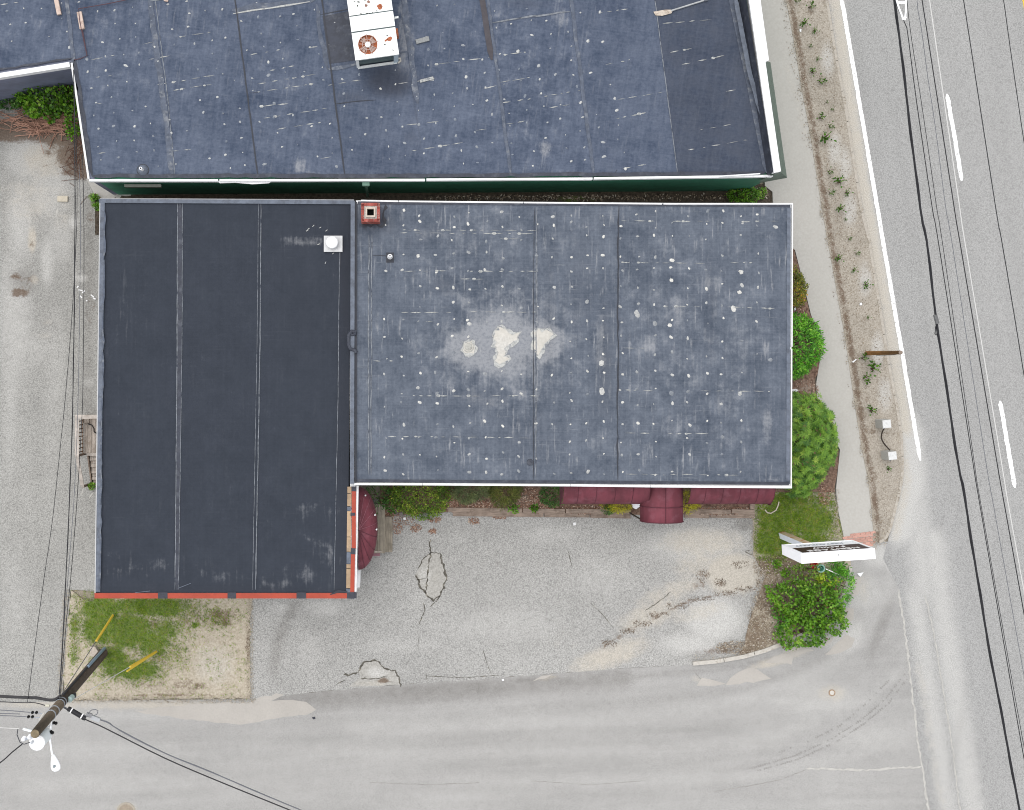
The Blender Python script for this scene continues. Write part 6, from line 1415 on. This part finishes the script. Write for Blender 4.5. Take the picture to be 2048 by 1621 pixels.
for i, (x, y, z) in enumerate([(65, 1425.5, 7.9), (73, 1425.5, 7.9), (57, 1434, 8.0), (65, 1434, 8.0), (108, 1446, 8.3), (112, 1447, 8.3), (102, 1464, 9.0), (105, 1466, 9.0)]):
    a = P(x, y, z); m = MB(); m.lathe(a.x, a.y, [(.025, z - .09), (.05, z - .03), (.05, z + .03), (.025, z + .09)], 10); m.build("insulator", M_blk, up)
for a, b_, z in (((60, 1425), (88, 1428), 7.9), ((52, 1434), (84, 1436), 8.0), ((92, 1456), (112, 1446), 8.3), ((88, 1462), (104, 1465), 9.0)): bm("insulator_pin", P(*a, z), P(*b_, z), .025, .025, M_greyletter, up)
m = MB(); m.tube([P(80, 1440, 8.2), P(88, 1428, 8.0)], .05, 8); m.build("spool_insulator", simple("porcelain_spool", c(226, 222, 214), .05, 9, .4), up); m = MB(); m.tube([P(91, 1411, 7.3), P(99, 1412, 7.3)], .05, 8); m.build("spool_insulator", simple("porcelain_spool_b", c(226, 222, 204), .05, 9, .4), up)
for z in (6.9, 7.15, 7.9, 8.4):
    a = at(z); m = MB(); m.lathe(a.x, a.y, [(.175, z - .03), (.175, z + .03)], 14); m.build("band", M_greyletter, up)
for pts in ([at(.2, .17, -.05), at(1.0, .16, -.06), at(6, .13, -.1)],): m = MB(); m.tube(pts, .012, 4); m.build("ground_wire", M_greyletter, up)
lamp = bpy.data.objects.new("street_lamp", None); _link(lamp, up); M_lampw = simple("lamp_housing", (.78, .79, .8, 1), .03, 4, .4)
m = MB(); m.tube([at(8.0), P(99, 1474, 8.6), P(104, 1508, 8.8), P(108, 1514, 8.8)], .03, 8); m.build("lamp_arm", M_lampw, lamp)
m = MB(); ax0, ax1 = P(106, 1510, 8.8), P(113.5, 1543, 8.8); dv = (ax1 - ax0); L_ = dv.length; dv.normalize(); nv = Vector((-dv.y, dv.x, 0)); prof = [(0, .045, .05), (.15, .075, .07), (.4, .125, .10), (.7, .16, .13), (.88, .14, .11), (.97, .09, .07), (1.0, .02, .02)]; vs, fs = [], []; n = 14
for t, w, h in prof:
    for k in range(n): a = 2 * math.pi * k / n; q = ax0 + dv * L_ * t + nv * w * math.cos(a); vs.append((q.x, q.y, 8.8 + h * math.sin(a)))
for i in range(len(prof) - 1):
    for k in range(n): fs.append((i * n + k, i * n + (k + 1) % n, (i + 1) * n + (k + 1) % n, (i + 1) * n + k))
fs += [tuple(range(n))[::-1], tuple(range((len(prof) - 1) * n, len(prof) * n))]; m.add(vs, fs); m.build("lamp_head", M_lampw, lamp, True)
a = ax0 + dv * L_ * .62; m = MB(); m.lathe(a.x, a.y, [(.05, 8.9), (.045, 8.97), (.02, 8.99)], 12); m.build("photocell", simple("photocell_grey", c(160, 170, 174), .05, 4, .5), lamp)
fb = MB(); a = P(187, 1304, .3); fb.prism([P2(x, y, .32) for x, y in [(179, 1294), (190, 1294), (197, 1305), (193, 1315), (181, 1313)]], .02, .32); tag(fb.build("stone_block", simple("rough_stone", c(206, 194, 180), .2, 14, .9), None, False, (a.x, a.y, .02)), "rough pale stone block at the foot of the yellow guy guard", "block")

# ------------------------------------------------------------------ guys and cables
M_cable = simple("black_cable", c(34, 34, 38), .15, 9, .5); M_cable_g = simple("grey_cable", c(110, 112, 118), .1, 9, .5); M_cable_w = simple("bright_wire", c(232, 230, 226), .05, 9, .4); M_yel = simple("yellow_guard", c(250, 212, 74), .06, 5, .45)
def cable(name, label, pts, r, mat, group=None, cat="cable", n=5, twist=0.0):
    """pts: (px, py, z) in the photo; smooth through them"""
    W3 = [P(*p) for p in pts]; out = []
    for i in range(len(W3) - 1):
        p0, p1, p2, p3 = W3[max(i - 1, 0)], W3[i], W3[i + 1], W3[min(i + 2, len(W3) - 1)]; s = max(3, int((p2 - p1).length / .5))
        for k in range(s):
            t = k / s; out.append(.5 * ((2 * p1) + (-p0 + p2) * t + (2 * p0 - 5 * p1 + 4 * p2 - p3) * t * t + (-p0 + 3 * p1 - 3 * p2 + p3) * t ** 3))
    out.append(W3[-1]); m = MB(); m.tube(out, r, n)
    if twist:
        rr_ = random.Random(len(pts)); o2 = [q + Vector((math.sin(i * .9) * twist, math.cos(i * .7) * twist * .6, math.cos(i * .9) * twist)) for i, q in enumerate(out)]; m.tube(o2, r * .7, n)
    return tag(m.build(name, mat, None, False, W3[0]), label, cat, group)
for i, (b, t, f, lb) in enumerate([((228, 1228, 0), (119, 1396, 7.2), .36, "yellow guarded guy wire rising from the grass beside the stone block"), ((316, 1302, 0), (128, 1410, 7.0), .33, "yellow guarded guy wire reaching farthest into the grass from the pole")]):
    B_, T_ = P(*b), P(*t); o = thing("guy_wire", lb, "guy wire", B_, "guy wires of the utility pole")
    m = MB(); m.tube([B_, T_], .014, 5); m.build("wire", M_cable_w if i else M_cable_g, o); m = MB(); m.tube([B_ + (T_ - B_) * .02, B_ + (T_ - B_) * f], .045, 8); m.build("guard", M_yel, o)
    if i:
        m = MB(); B2, T2 = B_ + Vector((-.02, -.02, 0)), P(300, 1312, 0).lerp(P(126, 1412, 6.4), .26); m.tube([B2, P(254, 1343, 1.7)], .035, 8); m.build("guard", M_yel, o)
    m = MB(); m.tube([B_ - Vector((0, 0, .1)), B_ + (T_ - B_) * .03], .03, 6); m.build("anchor_rod", M_greyletter, o)
GS = "service wires along the dark roof"
cable("service_cable", "thickest dark service cable running from the utility pole along the dark roof", [(119, 1388, 7.1), (126, 1270, 6.9), (132, 1150, 6.7), (141, 950, 6.3), (146, 780, 5.9), (149, 560, 5.4), (150, 380, 5.0), (149, 230, 4.6), (147, 140, 4.3)], .017, M_cable, GS, twist=.014)
cable("service_wire", "thin dark service wire nearest to the dark roof edge", [(121, 1388, 7.0), (133, 1240, 6.8), (142, 1150, 6.6), (154, 1000, 6.2), (163, 850, 5.9), (166, 760, 5.6), (168, 520, 5.0), (167, 400, 4.6), (165, 310, 4.15)], .012, M_cable, GS)
cable("service_wire", "thin grey service wire between the two dark service wires", [(118, 1388, 7.0), (128, 1250, 6.8), (138, 1130, 6.6), (149, 980, 6.3), (156, 800, 5.8), (160, 560, 5.2), (161, 430, 4.7), (158, 330, 4.2)], .010, M_cable_g, GS)
cable("service_wire", "thin service wire hanging farthest out over the open asphalt", [(55, 1404, 7.2), (70, 1290, 7.0), (89, 1150, 6.7), (105, 1040, 6.5), (120, 900, 6.2), (132, 780, 5.9), (146, 600, 5.4), (154, 420, 4.9), (152, 260, 4.5)], .011, M_cable, GS)
GP = "cables leaving the utility pole over the side street"
cable("pole_cable", "heavy black bundled cable reaching the pole from the driveway side", [(-60, 1391, 7.2), (0, 1393, 7.15), (40, 1395, 7.1), (70, 1396, 7.1), (95, 1400, 7.1), (110, 1399, 7.1), (121, 1391, 7.1)], .05, M_cable, GP, twist=.03)
cable("pole_cable", "dark cable ending at the pale spool just below the heavy bundled cable", [(-60, 1402, 7.3), (0, 1404, 7.3), (45, 1406, 7.3), (70, 1406, 7.3), (92, 1412, 7.3)], .016, M_cable, GP)
for i, (y0, y1, z, x1, lb) in enumerate([(1420, 1425.5, 7.9, 62, "upper grey line wire tied to the black insulators"), (1427, 1428.5, 7.95, 40, "middle grey line wire stopping short of the black insulators"), (1431, 1434, 8.0, 54, "lower grey line wire tied to the black insulators")]):
    cable("line_wire", lb, [(-80, y0, z), (0, y0 + .5, z), (x1, y1, z)], .014, M_cable_g, "line wires tied to the pole insulators", "wire")
cable("line_wire", "bright white wire ending at the top cross arm of the pole", [(-80, 1455, 10.3), (0, 1456, 10.25), (38, 1458, 10.2)], .012, M_cable_w, None, "wire")
cable("pole_cable", "black lead dropping away from the transformer bushing to the photo corner", [(-60, 1566, 9.6), (0, 1526, 9.8), (24, 1505, 9.9), (44, 1489, 10.05)], .022, M_cable, GP)
cable("pole_cable", "upper of two dark cables crossing the side street from the pole", [(121, 1410, 7.1), (137, 1419, 7.05), (172, 1432, 7.0), (212, 1444, 6.95), (240, 1461, 6.9), (330, 1507, 6.7), (430, 1548, 6.5), (605, 1622, 6.2), (900, 1740, 6)], .020, M_cable_g, GP, twist=.02)
cable("pole_cable", "lower of two dark cables crossing the side street from the pole", [(121, 1412, 6.9), (168, 1438, 6.85), (200, 1452, 6.8), (240, 1472, 6.75), (330, 1517, 6.6), (430, 1560, 6.4), (583, 1622, 6.2), (900, 1750, 6)], .022, M_cable, GP)
cl = thing("splice_closure", "black cylindrical splice closure with pale bands hanging near the pole", "cable closure", P(153, 1427, 7.0)); m = MB(); m.tube([P(136, 1418, 7.03), P(139, 1419, 7.03), P(168, 1436, 7.0), P(171, 1437, 7.0)], .085, 12); m.build("sleeve", M_cable, cl, False)
for x, y in ((142, 1421), (163, 1432)): m = MB(); m.tube([P(x, y, 7.02), P(x + 2, y + 1.2, 7.02)], .095, 12); m.build("band", M_letter, cl)
tb = thing("terminal_box", "silver terminal box on the cable next to the black closure", "cable box", P(190, 1437, 7.0)); m = MB(); m.beam(P(182, 1434, 7.0), P(200, 1441, 6.98), .14, .12); m.build("housing", simple("silver_housing", c(196, 198, 200), .08, 6, .4), tb); m = MB(); m.beam(P(173, 1428, 7.03), P(184, 1432, 7.03), .12, .08); m.build("bracket", simple("bracket_grey", c(150, 150, 152), .1, 8, .5), tb)
m = MB(); m.tube([P(x, y, 7.1) for x, y in [(176, 1428), (182, 1421), (190, 1419), (196, 1422), (194, 1429), (188, 1432)]], .014, 5); m.build("cable_loop", M_cable_g, tb)
GR = "overhead cables above the road"
cable("road_cable", "thickest black lashed cable over the road", [(1770, -120, 8.2), (1790, 6, 8.1), (1814, 203, 8.0), (1841, 420, 7.9), (1853, 480, 7.9), (1873, 643, 7.8), (1915, 920, 7.8), (1930, 1000, 7.8), (1970, 1250, 7.9), (2007, 1450, 8.0), (2039, 1621, 8.1), (2080, 1850, 8.2)], 0.0360, M_cable, GR, twist=.03)
cable("road_cable", "dark cable running from the tip of the white snowshoe bracket", [(1790, 0, 8.3), (1798, 22, 8.3), (1811, 50, 8.3), (1816, 72, 8.3), (1833, 203, 8.2), (1865, 420, 8.2), (1876, 480, 8.2), (1945, 920, 8.1), (1958, 1000, 8.1), (2036, 1450, 8.2), (2070, 1640, 8.3)], 0.0144, M_cable, GR)
cable("road_cable", "dark cable passing close beside the white snowshoe bracket", [(1808, -80, 8.5), (1818, 41, 8.4), (1845, 220, 8.4), (1874, 420, 8.3), (1884, 480, 8.3), (1947, 915, 8.3), (1962, 1010, 8.3), (2040, 1450, 8.4), (2075, 1640, 8.4)], 0.0104, M_cable, GR)
cable("road_cable", "wavy thin grey cable over the road", [(1825, -80, 8.8), (1834, 0, 8.8), (1836, 22, 8.8), (1843, 60, 8.8), (1856, 158, 8.7), (1870, 250, 8.7), (1892, 420, 8.6), (1903, 480, 8.6), (1971, 920, 8.5), (1985, 1000, 8.5), (2045, 1335, 8.6), (2100, 1640, 8.7)], 0.0096, M_cable_g, GR)
cable("road_cable", "dark cable running right beside the bright wire over the road", [(1830, -80, 9.2), (1844, 0, 9.2), (1909, 420, 9.1), (1919, 480, 9.1), (1993, 920, 9.0), (2007, 1000, 9.0), (2048, 1228, 9.1), (2120, 1640, 9.2)], 0.0160, M_cable, GR)
cable("road_cable", "bright pale wire over the road along the lane dashes", [(1848, -80, 9.4), (1859, 0, 9.4), (1920, 420, 9.3), (1929, 480, 9.3), (2002, 920, 9.2), (2015, 1000, 9.2), (2048, 1183, 9.3), (2130, 1640, 9.4)], 0.0144, M_cable_w, GR)
cable("road_cable", "dark wire crossing above the middle of the far lane", [(1914, -80, 9.8), (1927, 0, 9.8), (1992, 420, 9.7), (2003, 480, 9.7), (2048, 751, 9.7), (2190, 1640, 9.8)], 0.0144, M_cable, GR)
cable("road_cable", "dark wire nearest the yellow centre line in the upper photo corner", [(1993, -80, 10), (2007, 0, 10), (2048, 285, 10), (2250, 1640, 10)], 0.0128, M_cable, GR)
lp = thing("cable_tap", "cable clamp with a hanging loop on the thickest road cable", "cable clamp", P(1873, 640, 7.8)); m = MB(); m.tube([P(1870, 630, 7.82), P(1875, 648, 7.82)], .07, 8); m.build("clamp", simple("clamp_metal", c(110, 110, 110), .2, 12, .5), lp)
m = MB(); m.tube([P(x, y, 7.8) for x, y in [(1874, 645), (1871, 655), (1870, 668), (1872, 671), (1874, 667), (1875, 652)]], .016, 5); m.build("loop", M_cable, lp)
sn = thing("snowshoe_bracket", "white teardrop shaped cable storage bracket hung over the road", "cable bracket", P(1804, 10, 8.4)); m = MB()
pts = [(1793, -40), (1793, 0), (1797, 14), (1807, 40), (1810, 40), (1812, 20), (1812, 0), (1811, -40)]; m.tube([P(x, y, 8.4) for x, y in pts], .028, 6); m.build("hoop", M_signwhite, sn); m = MB(); m.beam(P(1795, 6, 8.4), P(1812, 6, 8.4), .07, .03); m.build("cross_bar", M_signwhite, sn); m = MB(); m.beam(P(1806, 38, 8.4), P(1812, 34, 8.4), .07, .04); m.build("hook", M_signwhite, sn)
